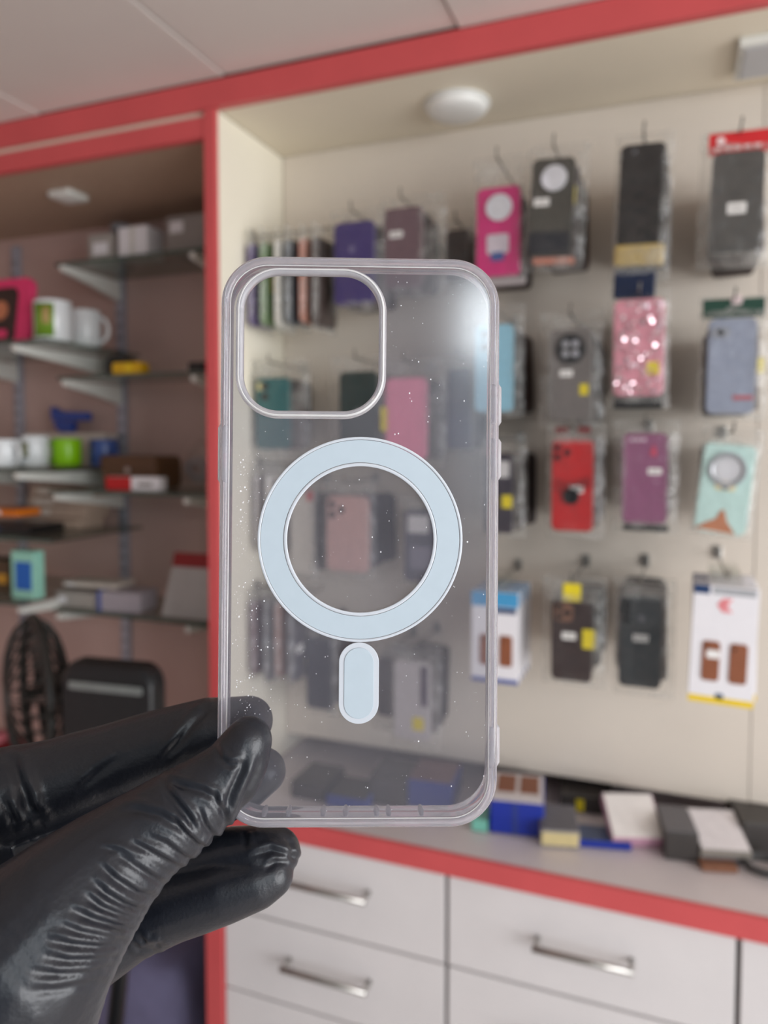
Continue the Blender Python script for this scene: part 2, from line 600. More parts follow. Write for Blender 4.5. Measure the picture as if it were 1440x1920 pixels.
def package(short, label, w, h, loc, rot, czl, col, rough=0.4, cam_style=None, stickers=(), pouch=None, header=None, group=None, extra=None, thick=0.011, seed=0, metal=0):
    t = thing('packaged_phone_case', label, 'phone case', loc, rot, group)
    m = mat('case_' + '_'.join(str(c) for c in col) + ('_m' if metal else ''), col, rough, metal, grain=0.06, scale=80)
    c = obj('case_shell', slab(w, h, min(w, h) * 0.15, 0, thick, 0, czl, 0.0022, 7), m, t, False)
    camera_island(c, cam_style, w, h, czl, m)
    stick_on(c, stickers, w, h, czl)
    if header:
        hm, hw_, hh, hy = header
        hd = obj('header_card', slab(hw_, hh, 0.002, 0.002, 0.0035, 0, hy), hm, t)
    if pouch:
        pl, pt, pr, pb = pouch
        pw, ph = w + pl + pr, h + pt + pb
        po = obj('pouch', pouch_mesh(pw, ph, (pr - pl) / 2, czl + (pt - pb) / 2, 0, thick, seed, (-w / 2, w / 2, czl - h / 2, czl + h / 2)), POUCH, t, True)
        po.data.materials.append(BORDER)           # the loose film round the case shows milky
        for pf in po.data.polygons:
            if abs(pf.center.x) > w / 2 - 0.001 or abs(pf.center.z - czl) > h / 2 - 0.001:
                pf.material_index = 1
    if extra:
        extra(t, c, w, h, czl)
    return t


_seed = [0]
DARKS = [(50, 36, 32), (62, 46, 42), (40, 34, 38), (74, 54, 48), (46, 40, 38), (54, 38, 42)]  # dark case browns, deepened to hold the shade of the stacks


def hang(short, desc, rect, y, col, pouch_px=(10, 26, 14, 8), behind=3, gap=0.026, yaw=0, roll=0, behind_cols=None, **k):
    """a hook, the package at its front and the packages behind it"""
    l, tp, r, b = rect
    mx = (l + r) / 2
    A, B = on_y(mx, tp, y), on_y(mx, b, y)
    X0, X1 = on_y(l, (tp + b) / 2, y).x, on_y(r, (tp + b) / 2, y).x
    w, h = X1 - X0, A.z - B.z
    s = w / (r - l)
    pouch = tuple(v * s for v in pouch_px) if pouch_px else None
    top = A.z + (pouch[1] if pouch else 0.016)
    hz_ = top - 0.007
    cx = (X0 + X1) / 2
    czl = (A.z + B.z) / 2 - hz_
    _seed[0] += 1
    sd = _seed[0]
    grp = 'packages on the hook of the ' + short
    t = package(short, desc, w, h, (cx, y, hz_), (0, R_(roll), R_(yaw)), czl, col, pouch=pouch, seed=sd, group=None, **k)
    hook(cx, hz_ + 0.001, y, 'wire hook that carries the ' + short)
    rnd = random.Random(sd)
    for i in range(behind + 2):
        bc = (behind_cols or DARKS)[(i + sd) % len(behind_cols or DARKS)]
        yy = y + 0.012 + gap * (i + 1)
        if yy > YP - 0.02:
            break
        package(short, f'{ORD[i]} packaged case on the hook, close behind the {short}', min(max(w, 0.066), 0.08) * rnd.uniform(0.94, 1.0), h * rnd.uniform(0.94, 1.0), (cx + rnd.uniform(-0.003, 0.003), yy, hz_), (0, R_(rnd.uniform(-2, 2)), R_(yaw + rnd.uniform(-4, 4))), czl, bc, pouch=None, seed=sd * 10 + i, group=grp)
    return t


S = lambda u, v, sw=0.26, sh=0.06: (u, v, sw, sh, STICKW)
Yl = lambda u, v, sw=0.2, sh=0.12: (u, v, sw, sh, STICKY)


def deco_magenta(t, c, w, h, cz):
    obj('printed_card', slab(w * 0.5, h * 0.22, 0.004, -0.0012, -0.0002, 0.0, cz - h * 0.14), mat('card_pale', (206, 196, 206), 0.6), c)
    obj('printed_card', slab(w * 0.3, h * 0.1, 0.004, -0.0018, -0.0013, 0, cz - h * 0.28), mat('card_blue', (54, 84, 150), 0.6), c)
    obj('bag_base', slab(w * 1.1, 0.012, 0.002, 0.0, 0.012, 0.004, cz - h / 2 - 0.009), mat('bag_grey', (158, 150, 150), 0.5), t)


def deco_olive(t, c, w, h, cz):
    obj('lower_band', slab(w * 0.96, h * 0.22, 0.004, -0.0012, -0.0002, 0, cz - h * 0.37), mat('navy_dark', (26, 30, 40), 0.4), c)
    obj('bag_base', slab(w * 0.95, 0.009, 0.002, 0.0, 0.012, 0.008, cz - h / 2 - 0.008), mat('salmon_card', (196, 112, 84), 0.6), t)
    obj('side_label', bx(w / 2 + 0.001, w / 2 + 0.002, 0.0, 0.009, cz + h * 0.02, cz + h * 0.2), STICKY, t)


def deco_glossy(t, c, w, h, cz):
    obj('gold_band', slab(w * 1.08, 0.03, 0.004, -0.002, 0.012, 0.001, cz - h / 2 - 0.013, 0.002), mat('gold_plastic', (190, 164, 96), 0.35, 0.2), t)
    obj('lower_box', slab(w * 0.92, 0.042, 0.004, 0.0, 0.012, -0.003, cz - h / 2 - 0.053, 0.002), mat('navy_box', (20, 34, 62), 0.25), t)
    obj('emblem', disc(nb(), -w * 0.18, -0.0006, -0.0001, cz + h * 0.42, 0.0035, 12), mat('emblem_grey', (90, 90, 96), 0.3), c)


def deco_glitter(t, c, w, h, cz):
    bm = nb()
    rnd = random.Random(5)
    for _ in range(190):
        x, z = rnd.uniform(-0.45, 0.45) * w, cz + rnd.uniform(-0.47, 0.47) * h
        M = Matrix.Translation((x, -0.0012, z)) @ Matrix.Rotation(rnd.uniform(-0.8, 0.6), 4, 'X') @ Matrix.Rotation(rnd.uniform(-0.2, 0.9), 4, 'Z')
        s0 = len(bm.verts)
        disc(bm, 0, -0.0003, 0.0003, 0, rnd.uniform(0.0015, 0.0036), 6)
        bm.verts.ensure_lookup_table()
        for v in bm.verts[s0:]:
            v.co = M @ v.co
    g = obj('glitter', bm, mat('glitter_metal', (248, 216, 224), 0.18, 1.0, grain=0.25, scale=300), c)
    g['kind'] = 'stuff'
    obj('bag_base', slab(w * 0.95, 0.017, 0.002, 0.0, 0.012, 0, cz - h / 2 - 0.010), BLACKP, t)


def deco_greyblue(t, c, w, h, cz):
    obj('camera_island', slab(w * 0.4, w * 0.24, 0.007, -0.0022, -0.0002, -w * 0.24, cz + h / 2 - 0.02, 0.0005), mat('island_grey', (150, 154, 164), 0.4), c)
    obj('lens', disc(nb(), -w * 0.24, -0.0034, -0.0023, cz + h / 2 - 0.02, 0.004, 12), LENS, c)
    for k in range(6):
        x = w * (0.06 + 0.07 * k)
        obj('print_mark', bx(x, x + w * 0.045, -0.0006, -0.0001, cz - h * 0.33 - 0.003, cz - h * 0.33 + 0.003), mat('print_red', (206, 70, 70), 0.6), c)
    hd = [o for o in t.children if o.name.startswith('header')]
    if hd:
        obj('printed_logo', slab(0.014, 0.012, 0.003, 0.0012, 0.0019, 0.004, hd[0].data.vertices[0].co.z + 0.0), mat('logo_pale', (214, 196, 196), 0.6), hd[0])


def deco_header_red(t, c, w, h, cz):
    hd = [o for o in t.children if o.name.startswith('header')][0]
    zc = sum(v.co.z for v in hd.data.vertices) / len(hd.data.vertices)
    m = mat('print_white', (238, 216, 214), 0.6)
    obj('printed_logo', disc(nb(), -0.024, 0.0008, 0.0018, zc + 0.004, 0.0055, 14), m, hd)
    for k in range(5):
        x = -0.032 + 0.0125 * k
        obj('print_mark', bx(x, x + 0.009, 0.0012, 0.0018, zc - 0.009, zc - 0.004), m, hd)


def deco_red(t, c, w, h, cz):
    obj('ring_holder', disc(nb(), -0.001, -0.005, -0.0002, cz - h * 0.12, w * 0.2, 18), BLACKP, c)
    for k in range(4):
        obj('dark_chevron', prism(nb(), [(-w * 0.42, cz + h * (0.08 - 0.04 * k)), (-w * 0.1, cz + h * (0.02 - 0.04 * k)), (w * 0.42, cz + h * (0.10 - 0.03 * k)), (w * 0.42, cz + h * (0.085 - 0.03 * k)), (-w * 0.1, cz + h * (0.0 - 0.04 * k)), (-w * 0.42, cz + h * (0.065 - 0.04 * k))], -0.0008, -0.0001), mat('dark_red', (104, 16, 18), 0.4), c)
    for s in (-1, 1):
        obj('pouch_mark', slab(w * 0.32, 0.012, 0.003, 0.003, 0.004, s * w * 0.27, cz + h / 2 + 0.013), mat('dark_red', (104, 16, 18), 0.4), t)


def deco_mauve(t, c, w, h, cz):
    obj('bag_base', slab(w * 1.0, 0.009, 0.002, 0.0, 0.012, 0.002, cz - h / 2 - 0.006), BLACKP, t)
    for k in range(3):
        obj('print_mark', bx(-w * 0.34 + k * w * 0.13, -w * 0.34 + k * w * 0.13 + w * 0.1, -0.0006, -0.0001, cz + h * 0.41, cz + h * 0.445), mat('print_pale', (206, 186, 200), 0.6), c)
    obj('printed_flame', prism(nb(), [(w * 0.1, cz + h * 0.26), (w * 0.26, cz + h * 0.24), (w * 0.24, cz + h * 0.33), (w * 0.18, cz + h * 0.38)], -0.0006, -0.0001), mat('print_pink', (196, 70, 98), 0.6), c)


def deco_mint(t, c, w, h, cz):
    r = w * 0.36
    zc = cz + h / 2 - r - 0.012
    bm = nb()
    prof = []
    ring = obj('magnet_ring', lathe(nb(), [(r * 0.74, -0.0002), (r * 0.74, 0.0022), (r * 0.82, 0.0034), (r, 0.0034), (r, -0.0002)], 32, Matrix.Translation((0, 0, zc)) @ Matrix.Rotation(R_(90), 4, 'X')), SILVER, c)
    obj('ring_inlay', disc(nb(), 0, -0.0012, -0.0002, zc, r * 0.7, 26), mat('disc_white', (214, 214, 220)), c)
    obj('printed_card', slab(w * 0.4, h * 0.1, 0.004, -0.001, -0.0001, 0.0, cz + h * 0.03), mat('card_cream', (224, 214, 176), 0.6), c)
    obj('print_mark', slab(w * 0.12, h * 0.08, 0.002, -0.0016, -0.0011, 0.0, cz + h * 0.03), mat('print_slate', (84, 100, 118), 0.6), c)
    obj('printed_peak', prism(nb(), [(-w * 0.48, cz - h * 0.47), (w * 0.3, cz - h * 0.49), (w * 0.12, cz - h * 0.36), (w * 0.04, cz - h * 0.23), (-w * 0.02, cz - h * 0.24), (-w * 0.1, cz - h * 0.34), (-w * 0.3, cz - h * 0.40)], -0.0009, -0.0001), mat('terracotta', (190, 124, 90), 0.6), c)


def deco_leather(t, c, w, h, cz):
    il = obj('camera_island', slab(w * 0.46, h * 0.22, 0.006, -0.0022, -0.0002, -w * 0.2, cz + h * 0.36, 0.0005), mat('tan_island', (122, 84, 66), 0.4), c)
    for (a, b) in ((-0.1, 0.06), (-0.1, -0.05), (0.1, 0.0)):
        obj('lens', disc(nb(), -w * 0.2 + a * w, -0.0034, -0.0023, cz + h * (0.36 + b), w * 0.08, 12), LENS, il)


def deco_ridged(t, c, w, h, cz):
    for k in range(7):
        x = w * (-0.12 + 0.08 * k)
        obj('ridge', bx(x, x + w * 0.04, -0.0009, -0.0001, cz - h * 0.44, cz + h * 0.16), mat('ridge_dark', (40, 44, 48), 0.35), c)
    obj('printed_logo', disc(nb(), 0.002, -0.0006, -0.0001, cz + h * 0.25, 0.005, 14), mat('emblem_grey', (120, 122, 126), 0.3), c)


def deco_apple(t, c, w, h, cz):
    m = mat('logo_silver', (120, 128, 130), 0.3, 0.4)
    lg = obj('printed_logo', prism(nb(), [(0.0062 * (1 - 0.10 * math.cos(2 * a) + 0.06 * math.sin(3 * a)) * math.cos(a), cz - h * 0.02 + 0.0068 * (1 - 0.12 * (math.sin(a) > 0.8)) * math.sin(a)) for a in [2 * math.pi * i / 24 for i in range(24)]], -0.0005, -0.0001), m, c)
    obj('logo_leaf', prism(nb(), [(0.0005, cz - h * 0.02 + 0.0078), (0.003, cz - h * 0.02 + 0.0092), (0.0035, cz - h * 0.02 + 0.012), (0.001, cz - h * 0.02 + 0.0105)], -0.0005, -0.0001), m, lg)


HD_RED = mat('header_red', (206, 34, 40), 0.5)
HD_GREEN = mat('header_green', (22, 64, 50), 0.5)

# first row
hang('violet phone case', 'dark violet phone case hanging in the top row behind the camera cut-out', (626, 415, 702, 572), 1.22, (62, 48, 112), (8, 22, 22, 14), 3, cam_style=None, stickers=(), extra=lambda t, c, w, h, cz: obj('printed_logo', disc(nb(), -0.004, -0.0006, -0.0001, cz + h * 0.17, 0.006, 14), mat('emblem_violet', (120, 112, 150), 0.4), c))
hang('mauve brown phone case', 'brown mauve phone case with a white price sticker beside the violet one', (720, 388, 792, 540), 1.22, (108, 84, 92), (6, 20, 44, 18), 3, stickers=(S(0.32, 0.33, 0.34, 0.08),), cam_style=None)
hang('dark brown phone case', 'plain dark brown phone case left of the magenta case', (836, 430, 878, 520), 1.27, (58, 44, 40), (6, 20, 10, 8), 2)
hang('magenta phone case', 'magenta phone case with a pale disc at its top', (893, 350, 975, 518), 1.19, (206, 42, 120), (6, 56, 12, 12), 3, cam_style='disc', extra=deco_magenta)
hang('olive grey phone case', 'dark olive phone case with a large white disc and a yellow side label', (999, 295, 1080, 478), 1.17, (70, 68, 62), (10, 26, 26, 30), 4, cam_style='disc', stickers=(S(0.27, 0.45, 0.36, 0.08),), extra=deco_olive, roll=3)
hang('glossy black phone', 'glossy black phone mock-up with a gold band below', (1163, 268, 1250, 460), 1.15, (16, 16, 18), (8, 22, 16, 70), 4, rough=0.08, extra=deco_glossy, roll=2)
hang('charcoal phone case', 'charcoal phone case under a red header card at the top right', (1336, 282, 1436, 474), 1.15, (76, 74, 72), (24, 46, 16, 30), 4, stickers=(S(0.5, 0.56, 0.36, 0.11),), header=(HD_RED, 0.078, 0.03, -0.012), extra=deco_header_red, roll=1.5)
# second row
hang('teal phone case', 'teal phone case in a clear pouch at the lower left of the cut-out', (480, 708, 542, 842), 1.22, (30, 98, 102), (14, 30, 36, 18), 3, cam_style='lens', stickers=((0.2, 0.12, 0.3, 0.1, mat('pale_gold', (214, 204, 150), 0.5)),))
hang('dark green phone case', 'dark green phone case with a small silver fruit logo', (636, 696, 706, 842), 1.22, (24, 46, 44), (20, 28, 14, 18), 3, extra=deco_apple)
hang('pink phone case', 'pink phone case seen through the clear plate', (722, 708, 800, 862), 1.21, (240, 140, 172), (6, 36, 34, 14), 2, stickers=(Yl(-0.02, 0.5, 0.16, 0.3),))
hang('navy phone case', 'navy phone case seen through the clear plate, right of the pink case', (838, 690, 884, 842), 1.25, (44, 48, 86), (6, 26, 10, 10), 3)
hang('light blue phone case', 'light blue phone case half hidden by the held case', (890, 608, 962, 772), 1.18, (150, 200, 222), (8, 36, 20, 10), 3, cam_style='lens')
hang('grey ring-camera phone case', 'grey phone case with a round black camera ring and yellow sticker', (1030, 616, 1110, 790), 1.16, (112, 106, 104), (20, 34, 22, 12), 4, cam_style='ring', stickers=(S(0.4, 0.48, 0.3, 0.07), Yl(0.82, 0.66)))
hang('pink glitter phone case', 'pink glitter phone case with a black base strip', (1150, 560, 1246, 742), 1.15, (222, 150, 166), (8, 18, 10, 26), 4, extra=deco_glitter, stickers=((0.78, 0.72, 0.24, 0.13, STICKY),))
hang('grey blue phone case', 'grey blue phone case under a dark green header card', (1328, 596, 1420, 776), 1.14, (150, 158, 178), (18, 46, 24, 12), 4, header=(HD_GREEN, 0.078, 0.026, -0.010), extra=deco_greyblue, stickers=((1.1, 0.5, 0.14, 0.16, STICKY),), roll=1)
# third row
hang('cream phone case', 'cream phone case seen through the left of the white ring', (545, 925, 588, 1076), 1.24, (216, 210, 200), (6, 26, 8, 10), 2, stickers=((0.85, 0.03, 0.3, 0.12, HD_RED),))
hang('rose beige phone case', 'rose beige phone case seen through the middle of the white ring', (612, 930, 690, 1072), 1.21, (204, 164, 158), (8, 30, 12, 12), 3, cam_style='square', behind_cols=[(44, 44, 62), (40, 40, 56)])
hang('slate phone case', 'dark slate phone case with a pale patch inside the white ring', (757, 956, 822, 1092), 1.20, (66, 66, 84), (8, 26, 12, 10), 3, stickers=((0.42, 0.2, 0.6, 0.24, mat('pale_patch', (206, 204, 206), 0.5)), (0.5, 0.66, 0.6, 0.3, mat('grey_patch', (120, 118, 136), 0.5))))
hang('black and white phone case', 'black and white phone case with a yellow sticker beside the held case', (908, 850, 962, 1000), 1.17, (58, 52, 64), (8, 34, 24, 8), 3, stickers=(Yl(0.8, 0.6, 0.36, 0.16), (0.66, 0.2, 0.4, 0.2, mat('pale_patch', (206, 204, 206)))))
hang('red phone case', 'red phone case with a black camera block and ring holder', (1034, 824, 1112, 996), 1.15, (186, 24, 28), (10, 30, 22, 14), 4, cam_style='square', stickers=(S(0.6, 0.54, 0.34, 0.08),), extra=deco_red)
hang('plum phone case', 'plum phone case in a clear pouch with a white price sticker', (1166, 812, 1252, 982), 1.14, (140, 84, 118), (18, 26, 22, 20), 4, stickers=(S(0.72, 0.42, 0.3, 0.07),), extra=deco_mauve)
hang('mint phone case', 'mint phone case with a silver ring and terracotta peak, hanging askew', (1322, 832, 1422, 1002), 1.13, (196, 226, 222), (8, 34, 12, 8), 4, extra=deco_mint, roll=6)
# fourth row
hang('black inlay phone case', 'black phone case hanging below the white ring, left of the white bar', (574, 1196, 624, 1330), 1.24, (50, 52, 68), (6, 26, 10, 10), 3)
hang('dark mocha phone case', 'dark mocha phone case seen just right of the white bar', (706, 1236, 764, 1346), 1.23, (66, 60, 64), (8, 28, 12, 26), 2)
hang('pale grey phone case', 'pale grey phone case with a yellow tag low on the clear plate', (738, 1240, 806, 1388), 1.20, (190, 184, 186), (8, 30, 20, 12), 3, stickers=(Yl(0.68, 0.78, 0.3, 0.16), (0.84, 0.3, 0.2, 0.5, mat('violet_dark', (70, 54, 76), 0.5))))
hang('dark brown leather phone case', 'dark brown leather phone case under a yellow paper tag', (1033, 1128, 1110, 1278), 1.15, (52, 36, 36), (16, 48, 26, 8), 4, stickers=(S(0.44, 0.43, 0.34, 0.09), Yl(0.92, 0.45, 0.3, 0.24)), header=(STICKY, 0.026, 0.036, -0.022), extra=deco_leather)
hang('black ridged phone case', 'black ridged phone case in a greenish pouch with a white sticker', (1160, 1116, 1240, 1290), 1.14, (44, 48, 52), (10, 34, 26, 18), 4, cam_style='strip', stickers=(S(0.52, 0.46, 0.34, 0.08),), extra=deco_ridged)


def retail_box(short, desc, rect, y, band, base, logo, behind=3, pics=(0.16, 0.84), flap=True, roll=0):
    l, tp, r, b = rect
    mx = (l + r) / 2
    A, B = on_y(mx, tp, y), on_y(mx, b, y)
    X0, X1 = on_y(l, (tp + b) / 2, y).x, on_y(r, (tp + b) / 2, y).x
    w, h = X1 - X0, A.z - B.z
    cx, hz_ = (X0 + X1) / 2, A.z + 0.012
    cz = -0.012 - h / 2
    hook(cx, hz_ + 0.001, y, 'wire hook that carries the ' + short)
    for i in range(behind + 1):
        lb = desc if i == 0 else f'{ORD[i - 1]} retail box on the hook, close behind the {short}'
        t = thing('case_retail_box', lb, 'box', (cx, y + 0.03 * i, hz_), (0, R_(roll if i == 0 else 0), 0), ('boxes on the hook of the ' + short) if i else None)
        obj('carton', slab(w, h, 0.002, 0, 0.018, 0, cz, 0.001), mat('carton_white', (236, 234, 238), 0.4, grain=0.01), t)
        obj('hanging_tab', slab(w * 0.5, 0.024, 0.006, 0.008, 0.0092, 0, cz + h / 2 + 0.008), POUCH, t)
        for (v0, v1, m, u0, u1) in band + base:
            obj('printed_band', bx((u0 - 0.5) * w, (u1 - 0.5) * w, -0.0006, -0.0001, cz + h * (0.5 - v1), cz + h * (0.5 - v0)), m, t)
        if i == 0:
            bw = w * 0.27
            for s in (-1, 1):
                pc = obj('window_case', slab(bw, h * 0.34, 0.005, -0.0016, -0.0002, s * w * 0.21 + w * 0.03, cz - h * 0.14, 0.0004), mat('tan_leather', (142, 84, 56), 0.5), t)
                obj('lens', disc(nb(), s * w * 0.21 + w * 0.03 - bw * 0.25, -0.0026, -0.0017, cz - h * 0.02, bw * 0.09, 10), LENS, pc)
            if logo:
                for k in range(3):
                    zz, xx = cz + h * 0.34, -w * 0.04 + k * w * 0.055
                    obj('printed_logo', prism(nb(), [(xx - w * 0.09, zz), (xx, zz + h * 0.06), (xx + w * 0.035, zz + h * 0.06), (xx - w * 0.045, zz), (xx + w * 0.035, zz - h * 0.06), (xx, zz - h * 0.06)], -0.0006, -0.0001), mat('logo_coral', (238, 130, 136), 0.5), t)
                obj('sticker', slab(w * 0.2, h * 0.07, 0.002, -0.0022, -0.0018, -w * 0.15, cz - h * 0.08), STICKW, t)
                obj('printed_logo', slab(w * 0.13, h * 0.05, 0.003, -0.0006, -0.0001, -w * 0.02, cz - h * 0.435), mat('print_slate', (84, 100, 118)), t)


BL1 = mat('box_sky_blue', (72, 156, 206), 0.4)
BL2 = mat('box_navy', (30, 60, 104), 0.4)
YB = mat('box_yellow', (238, 204, 20), 0.4)
BB = mat('box_blue_base', (80, 96, 160), 0.4)
retail_box('white case box behind the bumper', 'white retail box with sky blue top seen past the held case edge', (884, 1110, 972, 1280), 1.16, [(0.0, 0.16, BL1, 0, 1), (0.17, 0.23, BL2, 0.45, 0.95)], [(0.95, 1.0, BB, 0, 1)], False)
retail_box('white case box with yellow base', 'white retail box with coral logo, tan windows and yellow base', (1300, 1100, 1424, 1322), 1.11, [(0.0, 0.075, BL2, 0, 0.25), (0.012, 0.07, mat('grey_flap', (170, 172, 176), 0.3), 0.3, 0.95)], [(0.945, 1.0, YB, 0, 1)], True, roll=2)


# cases hanging from hooks on the side of the partition, seen nearly edge-on
def side_hang(z, y, items, what):
    hook(XP, z + 0.001, 0.02 + 0.026 * len(items), 'wire hook on the partition carrying the ' + what, R_(90), y)
    for i, (nm, col, w, h, st) in enumerate(items):
        x = XP + 0.022 + 0.026 * i
        package(nm, nm, w, h, (x, y, z), (0, 0, R_(90 + random.uniform(-7, 7))), -0.02 - h / 2, col, stickers=st, pouch=(0.008, 0.024, 0.008, 0.008), seed=60 + i + int(z * 10), group=None, cam_style='square' if i == len(items) - 1 else None)


side_hang(1.885, 1.235, [
    ('violet and white case at the back of the upper partition hook', (92, 72, 130), 0.075, 0.15, ()),
    ('leaf green case on the upper partition hook', (110, 140, 96), 0.074, 0.15, (Yl(0.5, 0.5, 0.4, 0.2),)),
    ('white case on the upper partition hook', (222, 220, 214), 0.072, 0.155, ()),
    ('slate case on the upper partition hook', (70, 80, 90), 0.074, 0.15, ()),
    ('salmon case on the upper partition hook', (198, 132, 112), 0.074, 0.15, ()),
    ('dark brown case at the front of the upper partition hook', (64, 50, 46), 0.076, 0.158, ()),
], 'upper row of cases')
side_hang(1.225, 1.235, [
    ('maroon case at the back of the lower partition hook', (104, 60, 70), 0.075, 0.14, ()),
    ('dark grey case on the lower partition hook', (70, 66, 74), 0.075, 0.15, ()),
    ('copper case on the lower partition hook', (150, 100, 84), 0.074, 0.14, ()),
    ('charcoal case with yellow sticker at the front of the lower partition hook', (66, 62, 74), 0.076, 0.145, (Yl(0.75, 0.82, 0.25, 0.14), S(0.35, 0.6, 0.3, 0.1))),
], 'lower row of cases')
side_hang(1.46, 1.25, [
    ('grey brown case on the middle partition hook', (150, 138, 128), 0.074, 0.14, ()),
    ('pale case on the middle partition hook', (206, 200, 192), 0.074, 0.14, ()),
], 'middle pair of cases')


# ------------------------------------------------------------------ boxes and clutter on the counter
def carton(name, label, cat, px, py, zb, w, d, h, yaw, m, top=None, bands=(), rx=0, ry=0, topmat=None, group=None, y=None):
    """a box whose front left bottom corner stands at the surveyed point"""
    P = on_y(px, py, y) if y else on_z(px, py, zb)
    t = thing(name, label, cat, (P.x, P.y, zb), (R_(rx), R_(ry), R_(yaw)), group)
    b = obj('carton', bx(0, w, 0, d, 0.0006, h, bev=min(w, d, h) * 0.05), m, t)
    if topmat:
        obj('printed_lid', bx(w * 0.02, w * 0.98, d * 0.02, d * 0.98, h, h + 0.0008), topmat, t)
    for (x0, x1, z0, z1, mm) in bands:
        obj('printed_panel', bx(w * x0, w * x1, -0.0008, 0, h * z0, h * z1), mm, t)
    for (x0, x1, y0, y1, mm) in top or ():
        obj('printed_window', bx(w * x0, w * x1, d * y0, d * y1, h + 0.0009, h + 0.0016), mm, t)
    return t


BLUEB = mat('royal_blue_box', (24, 48, 150), 0.35)
BLUED = mat('dark_blue_box', (44, 60, 130), 0.35)
WB = mat('box_white', (228, 222, 224), 0.4)
GREYB = mat('box_grey', (150, 146, 146), 0.45)
DKB = mat('box_charcoal', (60, 56, 54), 0.4)
GOLDB = mat('box_gold', (206, 190, 140), 0.35)
BRWN = mat('box_brown', (128, 84, 60), 0.5)
TANW = mat('tan_leather', (142, 84, 56))
Z0 = CT + 0.0012
carton('case_box', 'royal blue box with a white lid and two brown windows on the counter', 'box', 918, 1562, Z0, 0.088, 0.11, 0.056, 9, BLUEB, topmat=WB, top=((0.1, 0.46, 0.3, 0.9, TANW), (0.54, 0.9, 0.3, 0.9, TANW)), bands=((0.42, 0.52, 0.05, 0.95, BLUED),))
carton('case_box', 'royal blue box seen through the lower right of the clear plate', 'box', 764, 1512, Z0, 0.08, 0.09, 0.05, 4, BLUED, topmat=mat('box_mauve', (128, 100, 104), 0.5))
carton('case_box', 'dark blue box seen low through the middle of the clear plate', 'box', 612, 1512, Z0, 0.075, 0.08, 0.022, 2, BLUED, topmat=DKB)
carton('case_box', 'charcoal box heap left of the blue boxes behind the clear plate', 'box', 690, 1508, Z0, 0.07, 0.09, 0.05, 3, DKB)
carton('case_box', 'charcoal box close to the fingertips behind the clear plate', 'box', 545, 1494, Z0, 0.068, 0.09, 0.03, 0, DKB)
carton('case_box', 'gold edged box lying right of the royal blue box', 'box', 1014, 1588, Z0, 0.06, 0.07, 0.03, 14, GREYB, topmat=mat('box_slate', (96, 94, 100), 0.3), bands=((0.02, 0.98, 0.15, 0.9, GOLDB),), rx=8)
carton('case_box', 'charcoal box with a yellow mark behind the gold edged box', 'box', 1050, 1520, Z0, 0.09, 0.1, 0.03, 8, DKB, bands=((0.3, 0.45, 0.1, 0.8, STICKY),))
carton('case_box', 'flat blue printed box in front of the white one', 'box', 1084, 1588, Z0, 0.082, 0.05, 0.012, 12, BLUEB, topmat=mat('box_navy_top', (52, 70, 104), 0.3))
carton('case_box', 'white pink edged box tilted among dark boxes', 'box', 1146, 1588, Z0, 0.082, 0.085, 0.022, 18, mat('box_pink_edge', (196, 150, 170), 0.4), topmat=mat('box_ivory', (236, 230, 226), 0.4), rx=26)
carton('case_box', 'charcoal box standing between the white boxes', 'box', 1246, 1612, Z0, 0.05, 0.09, 0.045, 10, DKB, topmat=mat('box_slate', (96, 94, 100)))
carton('case_box', 'grey box with a white lid near the right edge of the counter', 'box', 1312, 1618, Z0, 0.074, 0.09, 0.026, 14, mat('box_greige', (140, 134, 126), 0.4), topmat=WB, rx=14, bands=((0.05, 0.95, 0.1, 0.5, mat('box_slate', (96, 94, 100))),))
carton('case_box', 'thin brown box at the front under the grey box', 'box', 1316, 1634, Z0, 0.052, 0.02, 0.009, 14, BRWN)
carton('case_box', 'charcoal box under the board at the far right', 'box', 1392, 1600, Z0, 0.07, 0.1, 0.05, 12, DKB)
carton('case_box', 'small teal box at the corner of the held case', 'box', 884, 1558, Z0, 0.026, 0.05, 0.02, 6, mat('box_teal', (120, 190, 172), 0.4))
p = on_z(1424, 1632, Z0)
bm = nb()
pts = []
for i in range(90):
    a = i / 90 * 2 * math.pi * 4
    pts.append((0.034 * math.cos(a) * (1 + 0.1 * math.sin(i)), 0.026 * math.sin(a), 0.004 + 0.0028 * (i / 90 * 4) + 0.001 * math.sin(i * 0.7)))
t = thing('coiled_cable', 'coiled black cable at the right edge of the counter', 'cable', (p.x + 0.012, p.y, Z0))
obj('cable', tube(bm, pts, 0.0021, 6), mat('cable_grey', (70, 70, 70), 0.5), t, True)
obj('plug', bx(0.03, 0.05, -0.035, -0.02, 0.0005, 0.009, bev=0.002), BLACKP, t)

# ------------------------------------------------------------------ left bay: shelving on slotted uprights
XU = -1.2687


def upright(x, label):
    t = thing('slotted_upright', label, 'upright', (x, YW, 0.95))
    obj('rail', bx(-0.012, 0.012, -0.012, -0.0005, 0, 1.06, bev=0.001), mat('rail_grey', (170, 172, 184), 0.4, 0.3), t)
    bm = nb()
    for k in range(34):
        for s in (-1, 1):
            box(bm, s * 0.005 - 0.0016, s * 0.005 + 0.0016, -0.0123, -0.0119, 0.02 + k * 0.03, 0.032 + k * 0.03)
    o = obj('slots', bm, BLACKP, t)
    o['kind'] = 'stuff'


upright(XU, 'grey slotted shelf upright near the red post')
upright(-1.605, 'grey slotted shelf upright at the left edge of the picture')
upright(-0.93, 'grey slotted shelf upright hidden beside the red post')


